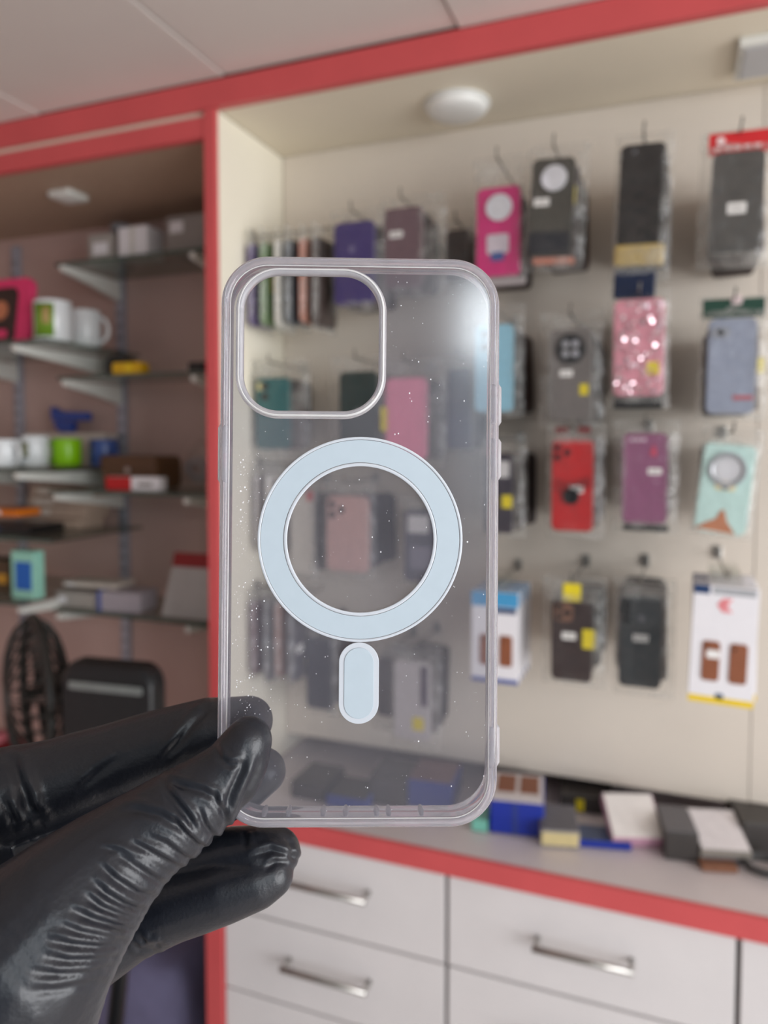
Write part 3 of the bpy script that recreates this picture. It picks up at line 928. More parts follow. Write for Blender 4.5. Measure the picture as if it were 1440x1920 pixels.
def bracket(x, z, L, label):
    t = thing('shelf_bracket', label, 'bracket', (x, YW - 0.013, z))
    pts = [(0, -0.002), (0, -0.05), (-L * 0.5, -0.03), (-L + 0.004, -0.016), (-L, -0.011), (-L, -0.004), (-L + 0.004, -0.002)]
    bm = nb()
    a = [bm.verts.new((-0.0055, y, zz)) for (y, zz) in pts]
    b = [bm.verts.new((0.0055, y, zz)) for (y, zz) in pts]
    bm.faces.new(a)
    bm.faces.new(b[::-1])
    for i in range(len(pts)):
        j = (i + 1) % len(pts)
        bm.faces.new((a[j], a[i], b[i], b[j]))
    bmesh.ops.recalc_face_normals(bm, faces=bm.faces)
    obj('arm', bm, WMETAL, t)
    obj('tip', prism(nb(), rr(0.014, 0.012, 0.004), -L - 0.003, -L + 0.003, 0.001), WMETAL, t).location.z = -0.008
    return t


SH = {'top': 1.895, 'second': 1.642, 'third': 1.388, 'fourth': 1.121}
XS1, XS0 = XP - 0.024, XU - 0.03
for i, (k, z) in enumerate(SH.items()):
    t = thing('glass_shelf', f'{k} glass shelf in the right half of the left bay', 'shelf', (XS0, YW, z))
    L = 0.2 if i > 1 else 0.17
    obj('glass_sheet', bx(0, XS1 - XS0, -L - 0.012, -0.016, 0, 0.007, bev=0.001), GLASS, t)
    obj('polished_edge', bx(0, XS1 - XS0, -L - 0.0145, -L - 0.0125, 0, 0.007), mat('glass_edge', (70, 84, 76), 0.15), t)
    bracket(XU, z, L + 0.01, f'white bracket under the {k} glass shelf, near the picture edge')
    bracket(-0.93, z, L + 0.004, f'white bracket under the {k} glass shelf, beside the post')
SL = {'mug': 1.708, 'cup': 1.438, 'orange': 1.29, 'teal': 1.15}
for k, z in SL.items():
    L = 0.29
    t = thing('glass_shelf', f'deep glass shelf with the {k} items at the left edge', 'shelf', (-2.03, YW, z))
    wl = 0.725 if k == 'teal' else 0.825
    obj('glass_sheet', bx(0, wl, -L - 0.012, -0.016, 0, 0.007, bev=0.001), GLASS, t)
    obj('polished_edge', bx(0, wl, -L - 0.0145, -L - 0.0125, 0, 0.007), mat('glass_edge', (70, 84, 76)), t)
    if k != 'orange':
        bracket(XU - 0.0268, z, L, f'long white bracket under the deep shelf with the {k} items')
    bracket(-1.605, z, L, f'long white bracket at the left end under the {k} items')


def stand(px, py, z, y):
    q = on_y(px, py, y)
    return (q.x, y, z)


GB = mat('carton_grey', (168, 162, 156), 0.6)
WC = mat('carton_white', (236, 234, 238))


def shelfbox(name, label, cat, rect, y, z, d, m, parts=(), yaw=0, bev=0.0015):
    """a carton whose face fills the surveyed rectangle and whose base rests on shelf height z"""
    l, tp, r, b = rect
    X0, X1 = on_y(l, b, y).x, on_y(r, b, y).x
    h = on_y((l + r) / 2, tp, y).z - z
    t = thing(name, label, cat, (X0, y, z), (0, 0, R_(yaw)))
    w = X1 - X0
    obj('carton', bx(0, w, 0, d, 0.0005, h, bev=bev), m, t)
    for (nm, x0, x1, z0, z1, mm) in parts:
        obj(nm, bx(x0 * w, x1 * w, -0.0012, -0.0001, z0 * h, z1 * h), mm, t)
    return t


zt = SH['top'] + 0.0078
FLAP = mat('flap_shadow', (140, 136, 130), 0.6)
shelfbox('small_carton', 'grey beige carton at the left end of the top glass shelf', 'box', (166, 438, 212, 484), 1.36, zt, 0.06, GB, (('label', 0.2, 0.8, 0.3, 0.7, WC),))
shelfbox('small_carton', 'white square carton in the middle of the top glass shelf', 'box', (222, 424, 276, 482), 1.345, zt, 0.06, WC, (('tape', 0.42, 0.58, 0.0, 1.0, mat('tape_pale', (214, 212, 206), 0.3)),))
shelfbox('small_carton', 'wide grey carton at the right end of the top glass shelf', 'box', (312, 402, 384, 474), 1.345, zt, 0.08, mat('carton_mid', (150, 144, 140), 0.6), (('label', 0.1, 0.45, 0.55, 0.85, WC),))
q = stand(228, 480, zt, 1.44)
t = thing('clear_jar', 'clear plastic jar standing behind the white square carton', 'jar', q)
obj('jar_body', lathe(nb(), [(0, 0.001), (0.026, 0.001), (0.028, 0.006), (0.028, 0.085), (0.022, 0.095)], 20), film('jar_plastic', (0.82, 0.84, 0.86), 0.12, (220, 224, 228), 0.1), t, True)
obj('lid', lathe(nb(), [(0.023, 0.094), (0.024, 0.096), (0.024, 0.108), (0, 0.109)], 20), mat('lid_grey', (150, 154, 160), 0.4), t, True)

# photo cushion, mugs
q = on_y(8, 640, 1.235)
zmug = SL['mug'] + 0.0078
t = thing('photo_frame', 'pink bordered photo frame with a brown portrait at the left edge', 'picture', (q.x - 0.065, 1.245, zmug), (R_(-8), 0, 0))
PINK = mat('hot_pink', (222, 56, 108), 0.5)
obj('border', slab(0.21, 0.15, 0.026, 0, 0.016, 0.015, 0.0755, 0.003), PINK, t)
ph = obj('photo', slab(0.165, 0.128, 0.02, -0.0012, -0.0002, 0.0, 0.065), mat('photo_dark', (52, 36, 32), 0.4, grain=0.3, scale=40), t)
obj('printed_face', disc(nb(), 0.034, -0.0018, -0.0013, 0.078, 0.022, 18), mat('skin_tone', (190, 118, 84), 0.5), ph)
obj('printed_collar', slab(0.06, 0.02, 0.008, -0.0018, -0.0013, 0.03, 0.024), PINK, ph)
obj('foot', bx(-0.04, 0.06, 0.016, 0.06, 0.0005, 0.006), BLACKP, t)


def mug(label, px, py, z, y, r, h, m, hand_ang, deco=None, name='mug'):
    q = on_y(px, py, y)
    t = thing(name, label, 'mug' if name == 'mug' else 'cup', (q.x, y, z))
    obj('body', lathe(nb(), [(0, 0.0008), (r * 0.92, 0.0008), (r, 0.004), (r, h - 0.002), (r - 0.001, h), (r - 0.003, h - 0.001), (r - 0.0035, 0.006), (0, 0.005)], 28), m, t, True)
    a = R_(hand_ang)
    pts = []
    for i in range(11):
        b = -math.pi / 2 + math.pi * i / 10
        rad = r - 0.001 + 0.024 * math.cos(b)
        pts.append((rad * math.cos(a), rad * math.sin(a), h * 0.5 + h * 0.33 * math.sin(b)))
    if hand_ang is not None:
        obj('handle', tube(nb(), pts, 0.0045, 8), m, t, True)
    if deco:
        bm = nb()
        n = 10
        for (a0, a1, z0, z1, mm) in deco:
            bm = nb()
            prev = None
            for i in range(n + 1):
                aa = R_(a0 + (a1 - a0) * i / n)
                v = [bm.verts.new(((r + e) * math.cos(aa), (r + e) * math.sin(aa), zz)) for e in (0.0003, 0.0009) for zz in (h * z0, h * z1)]
                if prev:
                    bm.faces.new((prev[2], v[2], v[3], prev[3]))
                    bm.faces.new((prev[0], v[0], v[2], prev[2]))
                    bm.faces.new((prev[1], prev[3], v[3], v[1]))
                prev = v
            obj('printed_picture', bm, mm, t, True)
    return t


MUGW = mat('mug_white', (226, 230, 232), 0.2, grain=0.01)
mug('white mug with a green printed picture beside the pink frame', 100, 640, zmug, 1.26, 0.039, 0.088, MUGW, 150, ((252, 318, 0.1, 0.9, mat('print_green', (112, 150, 40), 0.4)), (283, 306, 0.4, 0.8, mat('print_tan', (180, 150, 100), 0.4))))
mug('plain white mug with its handle to the right', 160, 648, zmug, 1.38, 0.0352, 0.089, MUGW, 12, ((246, 262, 0.15, 0.8, mat('print_maroon', (120, 50, 50), 0.4)),))

# second shelf: scraps
zs2 = SH['second'] + 0.0078
YEL = mat('toy_yellow', (226, 176, 10), 0.4)
q = stand(212, 708, zs2, 1.335)
t = thing('tape_measure', 'yellow tape measure shaped case on the second glass shelf', 'tool', q)
obj('body', slab(0.078, 0.026, 0.005, 0, 0.03, 0.036, 0.0135, 0.002), YEL, t)
obj('dial', disc(nb(), 0.044, -0.0025, -0.0001, 0.0135, 0.011, 18), mat('toy_yellow_light', (244, 204, 30), 0.4), t)
q = stand(196, 690, zs2, 1.38)
t = thing('cable_adapter', 'black angular adapter behind the yellow tool', 'adapter', q)
obj('body', prism(nb(), [(0, 0.0006), (0.10, 0.0006), (0.095, 0.014), (0.07, 0.036), (0.045, 0.05), (0.012, 0.05), (0, 0.035)], 0, 0.04, 0.002), BLACKP, t)
obj('cord', tube(nb(), [(0.1, 0.02, 0.008), (0.12, 0.01, 0.004), (0.14, 0.0, 0.003), (0.165, 0.01, 0.003)], 0.0026, 6), BLACKP, t, True)
q = stand(352, 705, zs2, 1.345)
t = thing('charger_block', 'black charger block at the right end of the second shelf', 'charger', q)
obj('body', bx(0, 0.038, 0, 0.03, 0.0006, 0.022, bev=0.003), BLACKP, t)
obj('pin', bx(-0.01, 0, 0.008, 0.012, 0.008, 0.012), METAL, t)

# cup shelf
zc = SL['cup'] + 0.0078
LIME = mat('lime_ceramic', (138, 200, 14), 0.3)
BLUEC = mat('blue_ceramic', (52, 78, 138), 0.3)
mug('lime green mug at the front of the cup shelf', 126, 880, zc, 1.36, 0.033, 0.064, LIME, 208)
mug('blue grey mug right of the lime green mug', 196, 880, zc, 1.385, 0.0325, 0.062, BLUEC, -20, ((232, 268, 0.1, 0.9, mat('print_navy', (40, 56, 100), 0.4)),))
mug('large white mug at the left edge of the cup shelf', 8, 880, zc, 1.24, 0.036, 0.062, MUGW, -10)
mug('small white printed mug between the white and lime mugs', 66, 878, zc, 1.30, 0.030, 0.07, MUGW, 190, ((240, 290, 0.3, 0.8, mat('print_sage', (140, 140, 110), 0.4)),))
shelfbox('small_carton', 'long white carton at the back of the cup shelf', 'box', (46, 812, 196, 878), 1.432, zc, 0.05, mat('carton_cream', (206, 196, 186), 0.6), (('label', 0.1, 0.4, 0.3, 0.8, WC),))
BLT = mat('blue_plastic', (38, 70, 150), 0.4)
q = on_y(128, 806, 1.445)
t = thing('toy_pistol', 'blue plastic toy pistol lying on the long white carton', 'toy', (q.x, 1.445, on_y(120, 812, 1.432).z + 0.0004))
obj('grip', prism(nb(), [(-0.03, 0.001), (0.008, 0.001), (0.012, 0.028), (-0.042, 0.030), (-0.05, 0.022)], 0, 0.02, 0.003), BLT, t)
obj('barrel', prism(nb(), [(-0.055, 0.0302), (0.06, 0.0302), (0.06, 0.050), (-0.03, 0.054), (-0.052, 0.066), (-0.06, 0.062)], 0.002, 0.018, 0.002), BLT, t)
obj('trigger_guard', tube(nb(), [(0.012, 0.01, 0.027), (0.022, 0.01, 0.014), (0.01, 0.01, 0.01)], 0.0022, 6), BLT, t, True)

# third shelf
z3 = SH['third'] + 0.0078
BRC = mat('brown_leather', (96, 66, 40), 0.55, grain=0.12)
X0 = on_y(204, 920, 1.36).x
t = thing('camera_case', 'brown leather case with rounded top on the third glass shelf', 'case', (X0, 1.335, z3))
obj('body', prism(nb(), rr(0.15, 0.075, 0.016, 6, 0.078, 0.038), 0.0, 0.09, 0.004), BRC, t)
obj('flap', prism(nb(), rr(0.152, 0.034, 0.012, 5, 0.078, 0.059), -0.0035, -0.0003, 0.001), mat('brown_flap', (84, 56, 34), 0.5), t)
obj('buckle', slab(0.014, 0.012, 0.002, -0.0055, -0.0037, 0.078, 0.044, 0.0006), METAL, t)
REDC = mat('carton_red', (190, 20, 26), 0.4)
shelfbox('small_carton', 'red and white long carton in front of the brown case', 'box', (200, 894, 300, 932), 1.305, z3, 0.024, WC, (('red_panel', 0.0, 0.47, 0.02, 0.98, REDC), ('print_mark', 0.6, 0.85, 0.35, 0.6, mat('carton_mid', (150, 144, 140)))))
q = stand(362, 882, z3, 1.42)
t = thing('cable_bundle', 'grey bundle of cables in a bag at the end of the third shelf', 'cable', q)
obj('bag', prism(nb(), [(-0.03, 0.0006), (0.045, 0.0006), (0.05, 0.05), (0.03, 0.1), (0.012, 0.11), (-0.01, 0.09), (-0.034, 0.045)], 0, 0.04, 0.006), POUCH, t)
obj('cable', tube(nb(), [(0.025 * math.cos(i * 0.5), 0.02 + 0.012 * math.sin(i * 0.33), 0.03 + 0.022 * math.sin(i * 0.5) + 0.0006 * i) for i in range(40)], 0.0024, 6), mat('cable_pale', (160, 156, 164), 0.5), t, True)

# orange shelf, teal box shelf
zo = SL['orange'] + 0.0078
shelfbox('small_carton', 'orange carton on dark carton at the left edge', 'box', (-40, 955, 30, 985), 1.25, zo + 0.0365, 0.07, mat('carton_orange', (214, 112, 14), 0.5), (('label', 0.2, 0.6, 0.3, 0.8, WC),))
shelfbox('small_carton', 'black carton under the orange carton at the left edge', 'box', (-50, 985, 56, 1024), 1.245, zo, 0.1, BLACKP, (('label', 0.3, 0.5, 0.3, 0.7, mat('box_navy_top', (52, 70, 104))),))
zl = SL['teal'] + 0.0078
TEAL = mat('carton_mint', (150, 206, 188), 0.5)
shelfbox('small_carton', 'mint green carton with a bright blue panel at the left edge', 'box', (22, 1034, 64, 1118), 1.225, zl, 0.03, TEAL, (('blue_panel', 0.2, 0.9, 0.2, 0.78, mat('panel_blue', (10, 96, 186), 0.4)),))
shelfbox('small_carton', 'brown carton with a gold print left of the mint carton', 'box', (-60, 1050, 18, 1118), 1.26, zl, 0.06, mat('carton_brown', (84, 64, 44), 0.5), (('gold_print', 0.6, 0.95, 0.3, 0.6, mat('print_gold', (206, 150, 40), 0.4)),))
# flat pale cartons stacked on the teal shelf and the fourth shelf
for k in range(4):
    X0 = on_y(64 + 4 * k, 1000, 1.40).x
    t = thing('flat_carton', ['pale flat carton at the bottom of the pale stack', 'pale flat carton second from the bottom of the pale stack', 'pale flat carton second from the top of the pale stack', 'pale flat carton on top of the pale stack'][k], 'box', (X0, 1.36 + 0.005 * k, zo + 0.0003 + 0.0245 * k), (0, 0, R_((-2, 1, -1, 2)[k])), None)
    obj('carton', bx(0, 0.185, 0, 0.08, 0.0004, 0.024, bev=0.0015), mat('carton_sand', (176, 154, 138), 0.6), t)
    obj('label', bx(0.02, 0.08, -0.0008, -0.0001, 0.006, 0.018), mat('carton_cream', (206, 196, 186)), t)
z4 = SH['fourth'] + 0.0078
PB = mat('strip_blue', (40, 80, 160), 0.4)
for k, (l, r, tp, hh, yy, m, lb) in enumerate([
        (104, 176, 1120, 0.036, 1.30, GB, 'grey carton at the left end of the fourth shelf'),
        (180, 256, 1118, 0.044, 1.295, mat('carton_lilac', (170, 162, 170), 0.6), 'lilac grey carton with a blue strap on the fourth shelf'),
        (118, 212, 1080, 0.012, 1.31, mat('carton_cream', (206, 196, 186)), 'thin cream carton lying on the grey carton')]):
    X0, X1 = on_y(l, 1110, yy).x, on_y(r, 1110, yy).x
    zb = z4 if k < 2 else z4 + 0.0445
    t = thing('small_carton', lb, 'box', (X0, yy, zb), (0, 0, R_((2, 6, 4)[k])))
    obj('carton', bx(0, X1 - X0, 0, 0.07, 0.0005, hh, bev=0.0015), m, t)
    if k == 1:
        obj('strap', bx(-0.002 + 0.006, 0.012, -0.001, 0.071, -0.0002, hh + 0.001), PB, t)
    else:
        obj('label', bx(0.01, 0.03, -0.0008, -0.0001, hh * 0.3, hh * 0.7), WC, t)
q = on_y(302, 1160, 1.30)
t = thing('tall_carton', 'tall grey white carton with a dark red top beside the post', 'box', (q.x - 0.004, 1.305, z4), (R_(-9), 0, R_(0)))
w = on_y(400, 1160, 1.30).x - q.x
obj('carton', prism(nb(), [(0, 0.0006), (w, 0.0006), (w - 0.002, 0.138), (0.022, 0.138)], 0, 0.04, 0.001), mat('carton_ash', (178, 174, 172), 0.5), t)
obj('red_top', prism(nb(), [(0.0175, 0.108), (w, 0.108), (w - 0.002, 0.1384), (0.022, 0.1384)], -0.0012, -0.0001), mat('carton_deep_red', (140, 8, 16), 0.4), t)

# ------------------------------------------------------------------ low left: fan, chair, cloth bag
FB = mat('fan_black', (40, 40, 38), 0.4)
c = on_y(68, 1300, 1.05)
t = thing('table_fan', 'black table fan with a ribbed cage at the lower left', 'fan', (c.x, 1.05, 0), (0, 0, R_(-34)))
RF, zf = 0.14, c.z
M0 = Matrix.Translation((0, 0, zf)) @ Matrix.Rotation(R_(90), 4, 'X')


def cage_curve(k, n, front):
    a = 2 * math.pi * k / n
    s = 1 if front else -1
    return [M0 @ Vector((RF * f * math.cos(a), RF * f * math.sin(a), s * 0.05 * math.sqrt(max(0, 1 - f ** 3)))) for f in (0.22, 0.4, 0.6, 0.78, 0.9, 0.97, 1.0)]


cg = obj('rim', tube(nb(), [M0 @ Vector((RF * math.cos(2 * math.pi * k / 40), RF * math.sin(2 * math.pi * k / 40), 0)) for k in range(41)], 0.009, 8), FB, t, True)
for fr in (True, False):
    for k in range(28):
        obj('cage_rib', tube(nb(), cage_curve(k, 28, fr), 0.0024, 5), FB, t, True)
obj('motor', lathe(nb(), [(0, -0.1), (0.03, -0.098), (0.042, -0.08), (0.044, -0.045), (0.03, -0.03), (0.008, -0.028), (0.008, 0.02), (0, 0.021)], 20, M0), FB, t, True)
obj('front_badge', lathe(nb(), [(0, 0.056), (0.028, 0.054), (0.03, 0.048), (0, 0.046)], 20, M0), mat('fan_grey', (70, 70, 68), 0.4), t, True)
for k in range(4):
    a = k * math.pi / 2 + 0.3
    bm = nb()
    g = []
    for i in range(6):
        row = []
        for j in range(4):
            rad = 0.02 + (RF - 0.035) * i / 5
            aa = a + (j / 3 - 0.5) * (0.5 + 0.5 * i / 5)
            row.append(bm.verts.new(M0 @ Vector((rad * math.cos(aa), rad * math.sin(aa), -0.01 + 0.022 * (j / 3 - 0.5)))))
        g.append(row)
    for i in range(5):
        for j in range(3):
            bm.faces.new((g[i][j], g[i + 1][j], g[i + 1][j + 1], g[i][j + 1]))
    b = obj('blade', bm, mat('fan_blade', (52, 52, 50), 0.3), t, True)
    md = b.modifiers.new('thick', 'SOLIDIFY')
    md.thickness = 0.0015
obj('stem', tube(nb(), [(0, 0.06, zf - 0.02), (0, 0.05, zf - 0.16), (0, 0.04, 0.02)], 0.014, 12), FB, t, True)
obj('base', lathe(nb(), [(0, 0.001), (0.1, 0.001), (0.104, 0.012), (0.05, 0.03), (0.02, 0.04), (0, 0.04)], 28, Matrix.Translation((0, 0.03, 0))), FB, t, True)

A = on_y(120, 1240, 0.92)
B = on_y(262, 1345, 0.92)
LEA = mat('black_leather', (22, 22, 24), 0.35, grain=0.1)
t = thing('office_chair', 'black office chair with a glossy strip across its back', 'chair', ((A.x + B.x) / 2, 0.93, 0), (0, 0, R_(6)))
cw = B.x - A.x + 0.02
zc_ = A.z
obj('backrest', slab(cw, 0.42, 0.028, 0, 0.045, 0, zc_ - 0.21, 0.012), LEA, t)
obj('strip', prism(nb(), rr(cw * 0.8, 0.013, 0.004, 4, 0, zc_ - 0.037), -0.004, -0.0005, 0.001), mat('strip_gloss', (130, 134, 132), 0.25, 0.4), t)
obj('seat', slab(0.3, 0.05, 0.02, -0.28, 0.0, 0.0, 0.44, 0.012), LEA, t)
obj('spine', tube(nb(), [(0, 0.05, zc_ - 0.2), (0, 0.06, zc_ - 0.36), (0, -0.02, 0.41)], 0.014, 10), BLACKP, t, True)
obj('column', tube(nb(), [(0, -0.14, 0.414), (0, -0.14, 0.1)], 0.02, 12), BLACKP, t, True)
for k in range(5):
    a = 2 * math.pi * k / 5
    lg = obj('leg', tube(nb(), [(0, -0.14, 0.1), (0.2 * math.cos(a), -0.14 + 0.2 * math.sin(a), 0.055)], [0.018, 0.012], 8), BLACKP, t, True)
    obj('caster', tube(nb(), [(0.2 * math.cos(a) - 0.01, -0.14 + 0.2 * math.sin(a), 0.0255), (0.2 * math.cos(a) + 0.01, -0.14 + 0.2 * math.sin(a), 0.0255)], 0.025, 12), BLACKP, lg, True)

# lilac cloth sack beside the cabinet, low in the picture
q = on_y(300, 1785, 1.22)
bm = nb()
bmesh.ops.create_icosphere(bm, subdivisions=4, radius=1)
for v in bm.verts:
    c0 = v.co.copy()
    k = 1 + 0.06 * noise.noise(c0 * 3) + 0.03 * noise.noise(c0 * 8)
    e = lambda s: math.copysign(abs(s) ** 0.4, s)
    v.co = Vector((e(c0.x) * 0.125 * k, e(c0.y) * 0.1 * k, q.z / 2 + e(c0.z) * q.z / 2 * (1 + 0.03 * noise.noise(c0 * 4))))
    if v.co.z < 0.002:
        v.co.z = 0.002
t = thing('cloth_sack', 'lilac grey cloth sack standing beside the drawer cabinet', 'bag', (q.x - 0.03, 1.27, 0))
obj('sack_body', bm, mat('lilac_cloth', (112, 110, 142), 0.85, grain=0.06, scale=30), t, True)
obj('tie', tube(nb(), [(0.03 * math.cos(i * 0.42), 0.03 * math.sin(i * 0.42), q.z + 0.004 + 0.002 * math.sin(i)) for i in range(16)], 0.006, 6), mat('tie_cord', (96, 92, 120), 0.8), t, True)
# red-pink tin at the far left edge behind the fan
q = on_y(2, 1400, 1.32)
t = thing('red_tin', 'dark red tin behind the fan at the left edge', 'tin', (q.x - 0.02, 1.32, 0))
obj('tin_body', lathe(nb(), [(0, 0.001), (0.07, 0.001), (0.072, 0.01), (0.072, q.z - 0.005), (0.06, q.z + 0.012), (0, q.z + 0.014)], 28), mat('tin_red', (120, 28, 34), 0.4), t, True)
obj('lid', lathe(nb(), [(0.03, q.z + 0.014), (0.03, q.z + 0.03), (0, q.z + 0.034)], 20), mat('tin_pink', (200, 110, 120), 0.4), t, True)

# ------------------------------------------------------------------ the clear phone case in the hand
MM = 0.001
D0 = 0.2137
ROTC = CAMROT.to_4x4() @ Matrix.Rotation(R_(-0.6), 4, 'X') @ Matrix.Rotation(R_(1.6), 4, 'Y') @ Matrix.Rotation(R_(-0.4), 4, 'Z')
case = thing('clear_phone_case', 'clear phone case with a white magnet ring, held up by a black gloved hand', 'phone case')
case.matrix_world = Matrix.Translation(deep(674, 1015, D0)) @ ROTC


def outline(w, h, r, cx, cy, n=14):
    return rr(w, h, r, n, cx, cy)


def normals(pts):
    out = []
    n = len(pts)
    for i in range(n):
        a, b = pts[i - 1], pts[(i + 1) % n]
        tx, ty = b[0] - a[0], b[1] - a[1]
        L = math.hypot(tx, ty) or 1
        out.append((ty / L, -tx / L))
    return out


def densify(pts, step):
    out = []
    n = len(pts)
    for i in range(n):
        a, b = pts[i], pts[(i + 1) % n]
        d = math.hypot(b[0] - a[0], b[1] - a[1])
        k = max(1, int(d / step))
        for j in range(k):
            out.append((a[0] + (b[0] - a[0]) * j / k, a[1] + (b[1] - a[1]) * j / k))
    return out


def sweep(pts, prof, corner=None):
    """closed profile of (outward offset, z) swept round a closed outline, millimetres"""
    bm = nb()
    nr = normals(pts)
    rings = []
    for i, (p, q) in enumerate(zip(pts, nr)):
        rings.append([bm.verts.new(((p[0] + q[0] * o) * MM, (p[1] + q[1] * o) * MM, z * MM)) for (o, z) in prof])
    n, m = len(pts), len(prof)
    for i in range(n):
        a, b = rings[i], rings[(i + 1) % n]
        for k in range(m):
            k2 = (k + 1) % m
            bm.faces.new((a[k], b[k], b[k2], a[k2]))
    bmesh.ops.recalc_face_normals(bm, faces=bm.faces)
    return bm


def plate_with_hole(outer, hole, z0, z1):
    bm = nb()
    caps = []
    for z in (z0, z1):
        loops = []
        for pts in (outer, hole):
            vs = [bm.verts.new((x * MM, y * MM, z * MM)) for (x, y) in pts]
            es = [bm.edges.new((vs[i], vs[(i + 1) % len(vs)])) for i in range(len(vs))]
            loops.append((vs, es))
        bmesh.ops.triangle_fill(bm, use_beauty=True, use_dissolve=False, edges=loops[0][1] + loops[1][1])
        caps.append(loops)
    for k in range(2):
        a, b = caps[0][k][0], caps[1][k][0]
        for i in range(len(a)):
            j = (i + 1) % len(a)
            bm.faces.new((a[i], a[j], b[j], b[i]))
    bmesh.ops.recalc_face_normals(bm, faces=bm.faces)
    return bm


CW, CH, CR = 80.0, 163.0, 13.5
OUT = densify(outline(CW, CH, CR, 0, 0), 3)
rimprof = [(-2.5, 0.15), (-2.2, 0.75), (-1.5, 0.95), (-0.7, 0.75), (-0.2, 0.2), (0, -0.7), (0.05, -3.0), (-0.15, -5.4), (0.05, -7.6), (0, -9.4), (-0.35, -10.3), (-1.1, -10.7), (-1.8, -10.3), (-2.05, -9.4), (-2.1, -6), (-2.3, -2.2), (-2.5, -1.3)]
obj('bumper', sweep(OUT, rimprof), RIM, case, True)
obj('inner_edge_glint', sweep(densify(outline(CW - 5.06, CH - 5.06, CR - 2.53, 0, 0), 3), [(-0.28, 0.02), (-0.28, 0.26), (-0.14, 0.36), (-0.02, 0.26), (-0.02, 0.02)]), EDGE, case, True)  # highlight along the plate joint, laid in as a white strand
HX, HY, HW, HH, HR = -14.2, 56.6, 38.6, 39.0, 10.2
INN = densify(outline(CW - 5.1, CH - 5.1, CR - 2.5, 0, 0), 4)
HOLE = densify(outline(HW + 1.5, HH + 1.5, HR + 0.8, HX, HY), 4)
pl = obj('back_plate', plate_with_hole(INN, HOLE, -1.3, 0.0), PLATE, case)
lip = densify(outline(HW, HH, HR, HX, HY), 2)
obj('lens_lip', sweep(lip, [(0, -1.2), (0, 1.2), (0.35, 1.7), (0.9, 1.75), (1.25, 1.4), (1.45, 0.6), (2.0, 0.12), (2.2, 0.02), (0.8, 0.02), (0.7, -1.2)]), LIP, case, True)


def flat_ring(r0, r1, cx, cy, prof, n=96):
    return sweep([(cx + (r0 + r1) / 2 * math.cos(2 * math.pi * i / n), cy + (r0 + r1) / 2 * math.sin(2 * math.pi * i / n)) for i in range(n)], prof)


RX, RY = 0.25, 0.6
hwid = (29.3 - 20.9) / 2
rg = obj('magnet_ring', flat_ring(20.9, 29.3, RX, RY, [(-hwid + 1.1, 0.03), (-hwid + 1.1, 0.30), (hwid - 0.9, 0.30), (hwid - 0.9, 0.03)]), RINGM, case)
obj('ring_border', flat_ring(20.9, 29.3, RX, RY, [(-hwid, 0.03), (-hwid, 0.38), (-hwid + 0.15, 0.46), (-hwid + 0.8, 0.46), (-hwid + 0.95, 0.38), (-hwid + 0.95, 0.03)]), RINGE, rg, True)
obj('ring_border', flat_ring(20.9, 29.3, RX, RY, [(hwid - 0.78, 0.03), (hwid - 0.78, 0.34), (hwid - 0.6, 0.42), (hwid - 0.12, 0.42), (hwid, 0.34), (hwid, 0.03)]), RINGE, rg, True)


def pill(w, h, cx, cy, z0, z1):
    bm = prism(nb(), [(x * MM, y * MM) for (x, y) in rr(w, h, w / 2, 14, cx, cy)], -z1 * MM, -z0 * MM, 0.00012)
    for v in bm.verts:
        v.co = Vector((v.co.x, v.co.z, -v.co.y))
    bmesh.ops.recalc_face_normals(bm, faces=bm.faces)
    return bm


mb = obj('magnet_bar', pill(11.4, 23.2, 0.1, -40.4, 0.03, 0.30), RINGE, case)
obj('bar_inlay', pill(8.4, 20.2, 0.1, -40.4, 0.31, 0.5), RINGM, mb)
obj('lens_edge_glint', sweep(lip, [(1.45, 0.75), (1.5, 1.3), (1.15, 1.72), (1.0, 1.9), (1.3, 1.86), (1.62, 1.4), (1.62, 0.75)]), EDGE, case, True)  # highlight on the lens lip, modelled as a white line
# covered buttons on the two long sides, ribs at the foot added for their sparkle
for (s, y0, y1) in ((-1, 16.5, 33.5), (1, 34, 46), (1, 18, 30), (1, -66, -54)):
    bm = nb()
    tube(bm, [(s * 40.15 * MM, y0 * MM, -5.4 * MM), (s * 40.3 * MM, (y0 + 1) * MM, -5.4 * MM), (s * 40.3 * MM, (y1 - 1) * MM, -5.4 * MM), (s * 40.15 * MM, y1 * MM, -5.4 * MM)], [0.8 * MM, 1.3 * MM, 1.3 * MM, 0.8 * MM], 10)
    obj('side_button', bm, LIP, case, True)
for x in (-27, -20, -10, -3.5, 5.5, 9, 18.5):
    bm = nb()
    tube(bm, [(x * MM, -79.2 * MM, -9.0 * MM), (x * MM, -79.1 * MM, -5.5 * MM), (x * MM, -79.2 * MM, -2.0 * MM)], [0.5 * MM, 0.9 * MM, 0.5 * MM], 8)
    obj('sparkle_rib', bm, LIP, case, True)
# dust on the plate
bm = nb()
rnd = random.Random(11)


def speck(x, y, r):
    vs = []
    k = rnd.randint(4, 6)
    a0 = rnd.random() * 6
    st = rnd.uniform(0.5, 1)
    for i in range(k):
        a = a0 + 2 * math.pi * i / k
        vs.append((x + r * math.cos(a) * st, y + r * math.sin(a)))
    c = bm.verts.new((x * MM, y * MM, 0.09 * MM))
    ring = [bm.verts.new((vx * MM, vy * MM, 0.015 * MM)) for vx, vy in vs]
    for i in range(k):
        bm.faces.new((ring[i], ring[(i + 1) % k], c))


